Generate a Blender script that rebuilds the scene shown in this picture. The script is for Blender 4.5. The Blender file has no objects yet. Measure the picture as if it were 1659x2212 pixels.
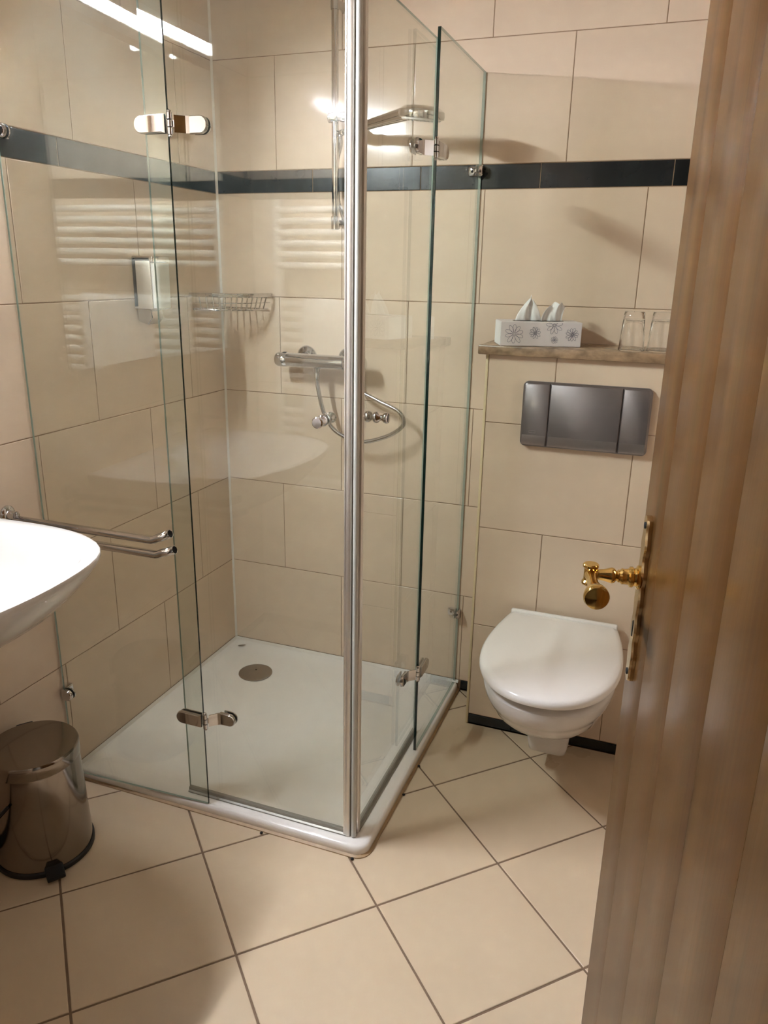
import bpy, bmesh, math, random
from mathutils import Vector, Matrix

random.seed(7)
sc = bpy.context.scene
COL = sc.collection
PI = math.pi

# ------------------------------------------------------------------ camera
cam_d = bpy.data.cameras.new('camera')
cam = bpy.data.objects.new('camera', cam_d)
COL.objects.link(cam)
R_ = Vector((0.936816797610115, 0.34935802130556737, 0.01797945118704701))
U_ = Vector((-0.12113824613767227, 0.27576244266417654, 0.953562059091371))
B_ = Vector((0.3281764967791225, -0.8954909537038024, 0.3006595064128808))
m = Matrix.Identity(4)
for i in range(3):
    m[i][0] = R_[i]; m[i][1] = U_[i]; m[i][2] = B_[i]
m[0][3], m[1][3], m[2][3] = 1.4674335700995866, -2.353254766135356, 1.4112706516744715
cam.matrix_world = m
cam_d.sensor_fit = 'HORIZONTAL'
cam_d.sensor_width = 36.0
cam_d.lens = 36.0 * 1660.51 / 1659.0
cam_d.clip_start = 0.02
sc.camera = cam

# ------------------------------------------------------------------ world, exposure
w = bpy.data.worlds.new('hall_dusk')
sc.world = w
w.use_nodes = True
bg = w.node_tree.nodes['Background']
bg.inputs['Color'].default_value = (1.0, 0.86, 0.72, 1)
bg.inputs['Strength'].default_value = 0.02
sc.view_settings.view_transform = 'Standard'
sc.view_settings.look = 'None'
sc.view_settings.gamma = 1.0
sc.view_settings.use_curve_mapping = False
sc.view_settings.exposure = 4.2
LAMP_STRENGTH = 46.0
LAMP_COLOR = (1.0, 1.06, 1.16)
HALL_LAMP_W = 2.0


# ------------------------------------------------------------------ materials
def srgb(r, g, b):
    def f(c):
        c /= 255.0
        return c / 12.92 if c <= 0.04045 else ((c + 0.055) / 1.055) ** 2.4
    return (f(r), f(g), f(b), 1.0)


def mat(name, col, rough=0.5, metal=0.0, var=0.06, scale=6.0, stretch=(1, 1, 1), bump=0.0,
        bump_scale=60.0, coat=0.0, spec=0.5, per_object=0.0, sheen=0.0, rough_var=0.0):
    """principled with a quiet noise variation in colour"""
    mt = bpy.data.materials.new(name)
    mt.use_nodes = True
    nt = mt.node_tree
    N, L = nt.nodes, nt.links
    b = N['Principled BSDF']
    tc = N.new('ShaderNodeNewGeometry')
    mp = N.new('ShaderNodeMapping')
    mp.inputs['Scale'].default_value = stretch
    L.new(tc.outputs['Position'], mp.inputs['Vector'])
    vec = mp.outputs['Vector']
    if per_object:
        oi = N.new('ShaderNodeObjectInfo')
        ad = N.new('ShaderNodeVectorMath'); ad.operation = 'MULTIPLY_ADD'
        co = N.new('ShaderNodeCombineXYZ')
        for k in range(3):
            L.new(oi.outputs['Random'], co.inputs[k])
        ad.inputs[1].default_value = (37, 53, 71)
        L.new(co.outputs[0], ad.inputs[0]); L.new(vec, ad.inputs[2])
        vec = ad.outputs[0]
    nz = N.new('ShaderNodeTexNoise')
    nz.inputs['Scale'].default_value = scale
    nz.inputs['Detail'].default_value = 5
    L.new(vec, nz.inputs['Vector'])
    rmp = N.new('ShaderNodeMapRange')
    rmp.inputs[1].default_value = 0.25; rmp.inputs[2].default_value = 0.75
    rmp.inputs[3].default_value = 1 - var; rmp.inputs[4].default_value = 1 + var
    L.new(nz.outputs['Fac'], rmp.inputs[0])
    val = rmp.outputs[0]
    if per_object:
        m2 = N.new('ShaderNodeMapRange')
        m2.inputs[3].default_value = 1 - per_object; m2.inputs[4].default_value = 1 + per_object
        L.new(oi.outputs['Random'], m2.inputs[0])
        mm = N.new('ShaderNodeMath'); mm.operation = 'MULTIPLY'
        L.new(val, mm.inputs[0]); L.new(m2.outputs[0], mm.inputs[1])
        val = mm.outputs[0]
    mx = N.new('ShaderNodeVectorMath'); mx.operation = 'SCALE'
    mx.inputs[0].default_value = col[:3]
    L.new(val, mx.inputs['Scale'])
    L.new(mx.outputs[0], b.inputs['Base Color'])
    b.inputs['Roughness'].default_value = rough
    b.inputs['Metallic'].default_value = metal
    b.inputs['Specular IOR Level'].default_value = spec
    b.inputs['Coat Weight'].default_value = coat
    b.inputs['Coat Roughness'].default_value = 0.05
    b.inputs['Sheen Weight'].default_value = sheen
    if rough_var:
        rr = N.new('ShaderNodeMapRange')
        rr.inputs[3].default_value = rough - rough_var; rr.inputs[4].default_value = rough + rough_var
        L.new(nz.outputs['Fac'], rr.inputs[0]); L.new(rr.outputs[0], b.inputs['Roughness'])
    if bump:
        n2 = N.new('ShaderNodeTexNoise'); n2.inputs['Scale'].default_value = bump_scale
        n2.inputs['Detail'].default_value = 4
        L.new(mp.outputs['Vector'], n2.inputs['Vector'])
        bp = N.new('ShaderNodeBump'); bp.inputs['Strength'].default_value = bump
        bp.inputs['Distance'].default_value = 0.002
        L.new(n2.outputs['Fac'], bp.inputs['Height'])
        L.new(bp.outputs[0], b.inputs['Normal'])
    return mt


def glass_sheet(name, tint, haze=0.03):
    """clear sheet: see-through face with a Fresnel reflection and a trace of lime film"""
    mt = bpy.data.materials.new(name); mt.use_nodes = True
    nt = mt.node_tree; N, L = nt.nodes, nt.links
    for n in list(N):
        if n.type != 'OUTPUT_MATERIAL': N.remove(n)
    out = [n for n in N if n.type == 'OUTPUT_MATERIAL'][0]
    tr = N.new('ShaderNodeBsdfTransparent'); tr.inputs[0].default_value = tint
    gl = N.new('ShaderNodeBsdfGlossy'); gl.inputs['Roughness'].default_value = 0.0
    df = N.new('ShaderNodeBsdfDiffuse'); df.inputs[0].default_value = (0.72, 0.78, 0.7, 1)
    geo = N.new('ShaderNodeNewGeometry')
    ior = N.new('ShaderNodeMapRange')
    ior.inputs[3].default_value = 1.58; ior.inputs[4].default_value = 1 / 1.58
    L.new(geo.outputs['Backfacing'], ior.inputs[0])
    fr = N.new('ShaderNodeFresnel'); L.new(ior.outputs[0], fr.inputs['IOR'])
    nz = N.new('ShaderNodeTexNoise'); nz.inputs['Scale'].default_value = 9; nz.inputs['Detail'].default_value = 8
    L.new(geo.outputs['Position'], nz.inputs['Vector'])
    hz = N.new('ShaderNodeMapRange'); hz.inputs[1].default_value = 0.3; hz.inputs[2].default_value = 0.75
    hz.inputs[3].default_value = haze * 0.6; hz.inputs[4].default_value = haze * 1.4
    L.new(nz.outputs['Fac'], hz.inputs[0])
    m1 = N.new('ShaderNodeMixShader'); m2 = N.new('ShaderNodeMixShader')
    L.new(hz.outputs[0], m1.inputs[0]); L.new(tr.outputs[0], m1.inputs[1]); L.new(df.outputs[0], m1.inputs[2])
    L.new(fr.outputs[0], m2.inputs[0]); L.new(m1.outputs[0], m2.inputs[1]); L.new(gl.outputs[0], m2.inputs[2])
    L.new(m2.outputs[0], out.inputs['Surface'])
    return mt


def wood(name, along='Z'):
    mt = bpy.data.materials.new(name); mt.use_nodes = True
    nt = mt.node_tree; N, L = nt.nodes, nt.links
    b = N['Principled BSDF']
    tc = N.new('ShaderNodeTexCoord')
    mp = N.new('ShaderNodeMapping'); mp.inputs['Scale'].default_value = (7, 7, 0.5)
    L.new(tc.outputs['Object'], mp.inputs['Vector'])
    wob = N.new('ShaderNodeTexNoise'); wob.inputs['Scale'].default_value = 1.2; wob.inputs['Detail'].default_value = 3
    L.new(mp.outputs[0], wob.inputs['Vector'])
    n1 = N.new('ShaderNodeTexNoise'); n1.inputs['Scale'].default_value = 2.6; n1.inputs['Detail'].default_value = 8
    n1.inputs['Roughness'].default_value = 0.65; n1.inputs['Distortion'].default_value = 0.5
    L.new(mp.outputs[0], n1.inputs['Vector'])
    mp2 = N.new('ShaderNodeMapping'); mp2.inputs['Scale'].default_value = (75, 75, 0.8)
    L.new(tc.outputs['Object'], mp2.inputs['Vector'])
    n2 = N.new('ShaderNodeTexNoise'); n2.inputs['Scale'].default_value = 1.5; n2.inputs['Detail'].default_value = 4
    L.new(mp2.outputs[0], n2.inputs['Vector'])
    r1 = N.new('ShaderNodeValToRGB')
    e = r1.color_ramp.elements
    e[0].position = 0.30; e[0].color = srgb(72, 44, 17)
    e[1].position = 0.72; e[1].color = srgb(88, 58, 25)
    e.new(0.42).color = srgb(79, 50, 20)
    e.new(0.55).color = srgb(84, 54, 23)
    L.new(n1.outputs['Fac'], r1.inputs[0])
    r2 = N.new('ShaderNodeMapRange'); r2.inputs[1].default_value = 0.3; r2.inputs[2].default_value = 0.7
    r2.inputs[3].default_value = 0.84; r2.inputs[4].default_value = 1.08
    L.new(n2.outputs['Fac'], r2.inputs[0])
    # a few dark resin streaks
    mp3 = N.new('ShaderNodeMapping'); mp3.inputs['Scale'].default_value = (20, 20, 1.1)
    mp3.inputs['Location'].default_value = (0.3, 0.8, 0.2)
    L.new(tc.outputs['Object'], mp3.inputs['Vector'])
    n3 = N.new('ShaderNodeTexNoise'); n3.inputs['Scale'].default_value = 1.5; n3.inputs['Detail'].default_value = 2
    L.new(mp3.outputs[0], n3.inputs['Vector'])
    r3 = N.new('ShaderNodeMapRange'); r3.inputs[1].default_value = 0.62; r3.inputs[2].default_value = 0.70
    r3.inputs[3].default_value = 1.0; r3.inputs[4].default_value = 0.62
    L.new(n3.outputs['Fac'], r3.inputs[0])
    mu = N.new('ShaderNodeMath'); mu.operation = 'MULTIPLY'
    L.new(r2.outputs[0], mu.inputs[0]); L.new(r3.outputs[0], mu.inputs[1])
    sv = N.new('ShaderNodeVectorMath'); sv.operation = 'SCALE'
    L.new(r1.outputs[0], sv.inputs[0]); L.new(mu.outputs[0], sv.inputs['Scale'])
    L.new(sv.outputs[0], b.inputs['Base Color'])
    b.inputs['Roughness'].default_value = 0.30
    b.inputs['Specular IOR Level'].default_value = 0.20
    bp = N.new('ShaderNodeBump'); bp.inputs['Strength'].default_value = 0.15; bp.inputs['Distance'].default_value = 0.001
    L.new(n2.outputs['Fac'], bp.inputs['Height']); L.new(bp.outputs[0], b.inputs['Normal'])
    return mt


def emitter(name, col, strength):
    mt = bpy.data.materials.new(name); mt.use_nodes = True
    b = mt.node_tree.nodes['Principled BSDF']
    b.inputs['Base Color'].default_value = (0.9, 0.9, 0.9, 1)
    b.inputs['Emission Color'].default_value = (*col, 1)
    b.inputs['Emission Strength'].default_value = strength
    return mt


def clear_glass(name, col=(1, 1, 1, 1)):
    mt = bpy.data.materials.new(name); mt.use_nodes = True
    b = mt.node_tree.nodes['Principled BSDF']
    b.inputs['Base Color'].default_value = col
    b.inputs['Transmission Weight'].default_value = 1.0
    b.inputs['Roughness'].default_value = 0.0
    b.inputs['IOR'].default_value = 1.48
    return mt


M = {
    'wall_tile': mat('cream_wall_tile', srgb(221, 200, 177), 0.13, var=0.035, scale=2.2, stretch=(1, 1, 4.5), per_object=0.022, spec=0.36, rough_var=0.04, bump=0.025, bump_scale=45),
    'floor_tile': mat('cream_floor_tile', srgb(206, 185, 157), 0.30, var=0.05, scale=3.0, per_object=0.03, spec=0.4, rough_var=0.06, bump=0.03, bump_scale=140),
    'dark_tile': mat('dark_green_grey_tile', srgb(25, 30, 32), 0.24, var=0.35, scale=14, spec=0.5, per_object=0.08, rough_var=0.08),
    'grout': mat('brown_grout', srgb(150, 124, 98), 0.85, var=0.1, scale=40),
    'floor_grout': mat('dark_floor_grout', srgb(122, 100, 80), 0.9, var=0.12, scale=40),
    'light_grout': mat('light_edge_grout', srgb(205, 188, 160), 0.8, var=0.06, scale=30),
    'caulk': mat('white_silicone', srgb(228, 220, 210), 0.4, var=0.03, scale=12),
    'stained_caulk': mat('stained_silicone', srgb(176, 148, 112), 0.5, var=0.2, scale=18),
    'trim': mat('cream_edge_profile', srgb(222, 205, 168), 0.35, var=0.03, scale=8),
    'stone': mat('brown_marble', srgb(150, 124, 98), 0.26, var=0.5, scale=30, stretch=(1, 1, 1.6), spec=0.5),
    'plaster': mat('white_plaster', srgb(235, 228, 216), 0.9, var=0.02, scale=5),
    'ceramic': mat('white_ceramic', srgb(212, 206, 200), 0.09, var=0.012, scale=3, coat=0.3),
    'seat': mat('white_seat_plastic', srgb(242, 237, 232), 0.20, var=0.012, scale=3),
    'acrylic': mat('white_acrylic_tray', srgb(240, 234, 228), 0.17, var=0.015, scale=3, coat=0.2),
    'chrome': mat('chrome', srgb(206, 204, 204), 0.07, 1.0, var=0.05, scale=9),
    'satin': mat('satin_aluminium', srgb(222, 217, 210), 0.44, 0.92, var=0.01, scale=9, stretch=(8, 8, 0.5)),
    'brushed': mat('matt_silver_plate', srgb(132, 126, 127), 0.36, 0.75, var=0.07, scale=5, stretch=(1, 1, 3)),
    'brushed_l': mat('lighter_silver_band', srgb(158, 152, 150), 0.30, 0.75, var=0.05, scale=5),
    'steel': mat('polished_steel', srgb(146, 137, 128), 0.12, 1.0, var=0.06, scale=6),
    'drain': mat('worn_steel', srgb(168, 162, 156), 0.30, 1.0, var=0.08, scale=20),
    'brass': mat('polished_brass', srgb(238, 202, 126), 0.14, 1.0, var=0.06, scale=10),
    'old_brass': mat('pale_brass', srgb(206, 182, 140), 0.22, 1.0, var=0.12, scale=14),
    'black': mat('black_plastic', srgb(16, 16, 17), 0.38, var=0.1, scale=20),
    'dark': mat('dark_hole', srgb(10, 9, 9), 0.8, var=0.1, scale=10),
    'card': mat('pale_grey_card', srgb(226, 220, 220), 0.55, var=0.02, scale=10),
    'card_end': mat('white_card_end', srgb(236, 236, 236), 0.55, var=0.02, scale=10),
    'ink': mat('blue_grey_ink', srgb(88, 92, 118), 0.7, var=0.05, scale=30),
    'tissue': mat('white_tissue', srgb(248, 246, 244), 0.95, var=0.03, scale=25, bump=0.2, bump_scale=90),
    'towel': mat('white_towel', srgb(236, 230, 222), 0.98, var=0.03, scale=30, bump=0.5, bump_scale=400, sheen=0.3),
    'enamel': mat('cream_enamel', srgb(246, 240, 228), 0.22, var=0.01, scale=5, coat=0.2),
    'white_plastic': mat('white_plastic', srgb(238, 236, 232), 0.3, var=0.01, scale=5),
    'glass': glass_sheet('shower_glass', (0.976, 0.990, 0.966, 1), 0.008),
    'edge_dark': mat('deep_green_glass_edge', srgb(4, 34, 30), 0.12, var=0.2, scale=20, coat=0.5),
    'edge_pale': mat('grey_green_glass_edge', srgb(140, 156, 144), 0.15, var=0.15, scale=20, coat=0.5),
    'seal': mat('clear_grey_seal', srgb(190, 188, 180), 0.3, var=0.06, scale=10),
    'seal_strip': mat('grey_seal_strip', srgb(150, 146, 136), 0.46, 0.45, var=0.04, scale=10),
    'tumbler': clear_glass('tumbler_glass'),
    'wood': wood('varnished_pine'),
    'lamp': emitter('lit_lamp_cover', LAMP_COLOR, LAMP_STRENGTH),
    'mirror': mat('silvered_mirror', srgb(236, 240, 236), 0.0, 1.0, var=0.0, scale=3),
    'hose': mat('metal_hose', srgb(190, 188, 190), 0.20, 1.0, var=0.1, scale=300, stretch=(1, 1, 1)),
    'carpet': mat('hall_carpet', srgb(110, 84, 66), 0.95, var=0.15, scale=60),
    'led': emitter('hall_lamp_cover', (1.0, 0.85, 0.68), 6.0),
}


# ------------------------------------------------------------------ object helpers
def obj(name, bm, mt, parent=None, smooth=True, angle=38, loc=None):
    me = bpy.data.meshes.new(name)
    bmesh.ops.recalc_face_normals(bm, faces=bm.faces)
    bm.to_mesh(me); bm.free()
    for x in (mt if isinstance(mt, (list, tuple)) else [mt]):
        me.materials.append(M[x] if isinstance(x, str) else x)
    if smooth:
        for p in me.polygons: p.use_smooth = True
        me.set_sharp_from_angle(angle=math.radians(angle))
    o = bpy.data.objects.new(name, me)
    COL.objects.link(o)
    if loc: o.location = loc
    if parent:
        o.parent = parent
        pw = parent['_o'] if '_o' in parent.keys() else None
        if pw: o.location = Vector(o.location) - Vector(pw)
    return o


def thing(name, label, cat, loc=(0, 0, 0), group=None, kind=None):
    o = bpy.data.objects.new(name, None)
    o.empty_display_size = 0.05
    COL.objects.link(o)
    o.location = loc
    o['_o'] = list(loc)
    tag(o, label, cat, group, kind)
    return o


def tag(o, label=None, cat=None, group=None, kind=None):
    if label: o['label'] = label
    if cat: o['category'] = cat
    if group: o['group'] = group
    if kind: o['kind'] = kind
    return o


def sub(name, bm, mt, parent, root, **k):
    """a sub-part: child of a part whose own location was shifted by its thing's base"""
    o = obj(name, bm, mt, None, **k)
    o.parent = parent
    return o


def copy_tree(o, parent=None):
    c = o.copy(); COL.objects.link(c)
    c.parent = parent
    for ch in list(o.children): copy_tree(ch, c)
    return c


def BM(): return bmesh.new()


def box(bm, lo, hi, bev=0.0, seg=2, mi=0, rot=None, pivot=None):
    r = bmesh.ops.create_cube(bm, size=1.0)
    vs = r['verts']
    for v in vs:
        for k in range(3):
            v.co[k] = lo[k] + (v.co[k] + 0.5) * (hi[k] - lo[k])
    fs = {f for v in vs for f in v.link_faces}
    if bev:
        es = list({e for v in vs for e in v.link_edges})
        res = bmesh.ops.bevel(bm, geom=es, offset=bev, segments=seg, affect='EDGES', profile=0.5)
        vs = list({v for f in res['faces'] for v in f.verts} | {v for v in vs if v.is_valid})
        fs = {f for v in vs for f in v.link_faces}
    for f in fs: f.material_index = mi
    if rot is not None:
        bmesh.ops.transform(bm, matrix=Matrix.Translation(pivot) @ rot.to_4x4() @ Matrix.Translation(-Vector(pivot)), verts=vs)
    return vs


def frame(d):
    d = Vector(d).normalized()
    a = Vector((0, 0, 1)) if abs(d.z) < 0.9 else Vector((1, 0, 0))
    u = a.cross(d).normalized()
    return u, d.cross(u).normalized()


def loft(bm, rings, cap0=True, cap1=True, closed=True, mi=0):
    vs = [[bm.verts.new(p) for p in r] for r in rings]
    n = len(vs[0])
    for a, b in zip(vs, vs[1:]):
        for k in range(n if closed else n - 1):
            f = bm.faces.new((a[k], a[(k + 1) % n], b[(k + 1) % n], b[k])); f.material_index = mi
    if cap0: bm.faces.new(list(reversed(vs[0]))).material_index = mi
    if cap1: bm.faces.new(vs[-1]).material_index = mi
    return vs


def lathe(bm, prof, p0, axis, seg=24, cap0=True, cap1=True, mi=0, squash=None):
    """prof: (radius, distance along axis)"""
    d = Vector(axis).normalized(); u, v = frame(d)
    p0 = Vector(p0)
    rings = [[p0 + d * h + (u * math.cos(2 * PI * k / seg) + v * math.sin(2 * PI * k / seg)) * max(r, 1e-5) for k in range(seg)] for r, h in prof]
    return loft(bm, rings, cap0, cap1, mi=mi)


def cyl(bm, a, b, r, r2=None, seg=20, mi=0):
    a, b = Vector(a), Vector(b)
    L = (b - a).length
    return lathe(bm, [(r, 0), (r if r2 is None else r2, L)], a, b - a, seg, mi=mi)


def smooth_path(pts, n=8):
    P = [Vector(p) for p in pts]
    out = []
    for i in range(len(P) - 1):
        p0 = P[i - 1] if i else P[0] * 2 - P[1]
        p1, p2 = P[i], P[i + 1]
        p3 = P[i + 2] if i + 2 < len(P) else P[-1] * 2 - P[-2]
        for k in range(n):
            t = k / n
            out.append(0.5 * ((2 * p1) + (p2 - p0) * t + (2 * p0 - 5 * p1 + 4 * p2 - p3) * t * t + (3 * p1 - p0 - 3 * p2 + p3) * t ** 3))
    out.append(P[-1])
    return out


def tube(bm, pts, r, seg=10, ribs=0.0, mi=0, cap=True):
    P = [Vector(p) for p in pts]
    rings = []
    T = [(P[min(i + 1, len(P) - 1)] - P[max(i - 1, 0)]).normalized() for i in range(len(P))]
    u, v = frame(T[0])
    for i, p in enumerate(P):
        if i:
            q = T[i - 1].rotation_difference(T[i])
            u = q @ u; v = q @ v
        rr = r * (1 + (ribs if i % 2 else -ribs))
        rings.append([p + (u * math.cos(2 * PI * k / seg) + v * math.sin(2 * PI * k / seg)) * rr for k in range(seg)])
    return loft(bm, rings, cap, cap, mi=mi)


def inset_poly(P, d):
    """convex polygon moved inwards by d (counter-clockwise)"""
    n = len(P); out = []
    for i in range(n):
        a, b, c = Vector(P[i - 1]), Vector(P[i]), Vector(P[(i + 1) % n])
        e1 = (b - a).normalized(); e2 = (c - b).normalized()
        n1 = Vector((-e1.y, e1.x)); n2 = Vector((-e2.y, e2.x))
        s = n1 + n2
        if s.length < 1e-6: out.append(b + n1 * d); continue
        s.normalize()
        out.append(b + s * (d / max(0.2, s.dot(n1))))
    return out


def tile_bm(P, fn, depth=0.007, ch=0.0012):
    """tile from a convex outline P; fn(u, v, out) maps to the room"""
    bm = BM()
    I = inset_poly(P, ch)
    rings = [[fn(p[0], p[1], -depth) for p in P], [fn(p[0], p[1], -ch * 0.7) for p in P], [fn(p[0], p[1], 0) for p in I]]
    loft(bm, rings, False, True)
    return bm


def clip_poly(P, lo, hi):
    """Sutherland-Hodgman against a rectangle"""
    for ax in (0, 1):
        for lim, sg in ((lo[ax], 1), (hi[ax], -1)):
            out = []
            for i in range(len(P)):
                a, b = P[i - 1], P[i]
                da, db = (a[ax] - lim) * sg, (b[ax] - lim) * sg
                if (da >= 0) != (db >= 0):
                    t = da / (da - db)
                    out.append((a[0] + (b[0] - a[0]) * t, a[1] + (b[1] - a[1]) * t))
                if db >= 0: out.append(b)
            P = out
            if not P: return P
    return P


def area(P):
    return 0.5 * sum(P[i - 1][0] * P[i][1] - P[i][0] * P[i - 1][1] for i in range(len(P)))


def round_rect(x0, y0, x1, y1, r, n=6):
    rs = r if isinstance(r, (list, tuple)) else [r] * 4
    P = []
    for (cx, cy, a0), q in zip(((x1, y1, 0), (x0, y1, 90), (x0, y0, 180), (x1, y0, 270)), rs):
        sx = -1 if cx == x1 else 1; sy = -1 if cy == y1 else 1
        for k in range(n + 1):
            a = math.radians(a0 + 90 * k / n)
            P.append((cx + sx * q + q * math.cos(a), cy + sy * q + q * math.sin(a)))
    return P


# ------------------------------------------------------------------ the room: walls with their tiles
RX, FY, CZ = 1.95, -1.93, 2.52          # right wall, door wall, ceiling
H, W_, T = 0.32, 0.4510, 0.0665
ZB = 5.12 * H                            # underside of the dark band
ZROWS = [ZB - 5 * H, ZB - 4 * H, ZB - 3 * H, ZB - 2 * H, ZB - H, ZB]
ROWS = [(ZROWS[0], ZROWS[1], 1), (ZROWS[1], ZROWS[2], 0), (ZROWS[2], ZROWS[3], 1), (ZROWS[3], ZROWS[4], 0), (ZROWS[4], ZROWS[5], 1),
        (ZB + T, ZB + T + H, 0), (ZB + T + H, ZB + T + 2 * H, 1), (ZB + T + 2 * H, CZ, 0)]
J = 0.0011                                # half a joint
DOOR = (0.82, 1.66, 2.06)                # doorway in the door wall: from, to, head


def tile_field(parent, fn, u0, u1, z0, z1, off, rows=None, holes=None, band=0.0, band_off=0.0):
    """cream tiles in half bond; a dark band at ZB; everything inside [u0,u1] x [z0,z1]"""
    def put(a, b, c, d, mtl):
        regs = [(a, b, c, d)]
        for (ha, hb, hc, hd) in (holes or []):
            nr = []
            for (p, q, r, s) in regs:
                if q <= ha or p >= hb or s <= hc or r >= hd: nr.append((p, q, r, s)); continue
                if p < ha: nr.append((p, ha, r, s))
                if q > hb: nr.append((hb, q, r, s))
                if s > hd: nr.append((max(p, ha), min(q, hb), hd, s))
                if r < hc: nr.append((max(p, ha), min(q, hb), r, hc))
            regs = nr
        for (p, q, r, s) in regs:
            if q - p < 0.006 or s - r < 0.006: continue
            P = [(p, r), (q, r), (q, s), (p, s)]
            o = obj('tile', tile_bm(P, fn), mtl, parent, angle=20)
    for (za, zb_, odd) in (rows or ROWS):
        a, b = max(za, z0), min(zb_, z1)
        if b - a < 0.01: continue
        k = -4
        while True:
            s = off + (k + (0.5 if odd else 0)) * W_
            if s > u1: break
            p, q = max(s, u0), min(s + W_, u1)
            if q > p: put(p + J, q - J, a + J, b - J, 'wall_tile')
            k += 1
    if z0 < ZB < z1 and band:
        k = -8
        while True:
            s = band_off + k * band
            if s > u1: break
            p, q = max(s, u0), min(s + band, u1)
            if q > p: put(p + J, q - J, ZB + J, ZB + T - J, 'dark_tile')
            k += 1


def slab(name, lo, hi, mt, label, cat='wall', kind='structure'):
    bm = BM(); box(bm, lo, hi)
    return tag(obj(name, bm, mt, smooth=False), label, cat, kind=kind)


G = 0.0016                                # grout lies this far behind the tile faces
wl = slab('wall_left', (-0.12, FY - 0.12, 0), (-G, 0.12, CZ), 'grout', 'cream tiled wall behind the washbasin and shower with a dark band', 'wall')
tile_field(wl, lambda u, v, o: Vector((o, -u, v)), 0.0, -FY, 0.0384, CZ, 0.2002, band=0.354, band_off=0.002)
wb = slab('wall_back', (-0.12, G, 0), (RX + 0.12, 0.12, CZ), 'grout', 'cream tiled far wall with a dark tile band above the stone ledge', 'wall')
tile_field(wb, lambda u, v, o: Vector((u, -o, v)), 0.0, RX, 0.0384, CZ, 0.2215, band=0.354, band_off=-0.007)
wr = slab('wall_right', (RX + G, FY - 0.12, 0), (RX + 0.12, 0.12, CZ), 'grout', 'cream tiled side wall hidden behind the open wooden door', 'wall')
tile_field(wr, lambda u, v, o: Vector((RX - o, -u, v)), 0.0, -FY, 0.0384, CZ, 0.12, band=0.354, band_off=0.1)
bm = BM()
box(bm, (-0.12, FY - 0.12, 0), (DOOR[0], FY - G, CZ)); box(bm, (DOOR[1], FY - 0.12, 0), (RX + 0.12, FY - G, CZ)); box(bm, (DOOR[0], FY - 0.12, DOOR[2]), (DOOR[1], FY - G, CZ))
wf = tag(obj('wall_front', bm, 'grout', smooth=False), 'tiled wall with the doorway, carrying the towel radiator', 'wall', kind='structure')
tile_field(wf, lambda u, v, o: Vector((u, FY + o, v)), 0.0, RX, 0.0384, CZ, 0.1, band=0.354, band_off=0.06, holes=[(DOOR[0], DOOR[1], -1, DOOR[2])])

# floor: tiles laid at 45 degrees
FX0, FY0, FA, FS = 3.779 * H, -2.417 * H, 0.791, 1.0388 * H
fl = slab('floor', (-0.12, -3.6, -0.1), (RX + 0.12, 0.12, -0.0018), 'floor_grout', 'cream square floor tiles laid diagonally with brown joints', 'floor')
ca, sa = math.cos(FA), math.sin(FA)


def fpt(i, j, du=0, dv=0):
    u = (j - 3) * FS + du; v = (i - 2) * FS + dv
    return (FX0 + u * ca + v * sa, FY0 + u * sa - v * ca)


TRX, TRY = 0.896, -0.886                 # outer faces of the shower tray
JF = 0.0026
for i in range(-8, 9):
    for j in range(-8, 9):
        P = [fpt(i, j, JF, JF), fpt(i + 1, j, JF, -JF), fpt(i + 1, j + 1, -JF, -JF), fpt(i, j + 1, -JF, JF)]
        if area(P) < 0: P.reverse()
        P = clip_poly(P, (0.0, FY - 0.06), (RX, 0.0))
        if len(P) < 3 or abs(area(P)) < 2e-4: continue
        if all(p[0] < TRX - 0.02 and p[1] > TRY + 0.02 for p in P): continue
        # drop doubled corners
        Q = [p for k, p in enumerate(P) if (Vector(p) - Vector(P[k - 1])).length > 1e-4]
        if len(Q) < 3: continue
        obj('tile', tile_bm(Q, lambda u, v, o: Vector((u, v, o)), ch=0.0014), 'floor_tile', fl, angle=20)

slab('ceiling', (-0.12, -3.6, CZ), (RX + 0.12, 0.12, CZ + 0.1), 'plaster', 'plain white plaster ceiling above the bathroom and hall', 'ceiling')
# the hall outside the doorway
slab('wall_hall_left', (-0.4, -3.6, 0), (-0.12, FY - 0.12, CZ), 'plaster', 'plain plaster wall of the dim hall beyond the radiator wall', 'wall')
slab('wall_hall_right', (RX + 0.12, -3.6, 0), (RX + 0.3, FY - 0.12, CZ), 'plaster', 'plain plaster wall of the dim hall on the door hinge side', 'wall')
slab('wall_hall_back', (-0.4, -3.75, 0), (RX + 0.3, -3.6, CZ), 'plaster', 'plain plaster wall closing the dim hall outside the bathroom', 'wall')

# boxed-in cistern
BX, BY, BZ = 0.974, -0.195, 1.191
wc_wall = slab('wall_cistern', (BX + 0.003, BY + G, 0), (RX, 0.0, BZ), 'grout', 'boxed-out tiled cistern wall under the brown stone ledge', 'wall')
box_rows = [(ZROWS[0], ZROWS[1], 1), (ZROWS[1], ZROWS[2], 0), (ZROWS[2], ZROWS[3], 1), (ZROWS[3], BZ, 0)]
tile_field(wc_wall, lambda u, v, o: Vector((u, BY - o, v)), BX + 0.008, RX, 0.0384, BZ, 1.171 - W_, rows=[(ZROWS[0], ZROWS[1], 0.506), (ZROWS[1], ZROWS[2], 0), (ZROWS[2], ZROWS[3], 0.506), (ZROWS[3], BZ, 0)])
for (za, zb_) in ((ZROWS[0], ZROWS[1]), (ZROWS[1], ZROWS[2]), (ZROWS[2], ZROWS[3]), (ZROWS[3], BZ)):
    P = [(0.001, za + J), (-BY - 0.008, za + J), (-BY - 0.008, zb_ - J), (0.001, zb_ - J)]
    obj('tile', tile_bm(P, lambda u, v, o: Vector((BX - o, -u, v)), depth=0.003), 'wall_tile', wc_wall, angle=20)
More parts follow.
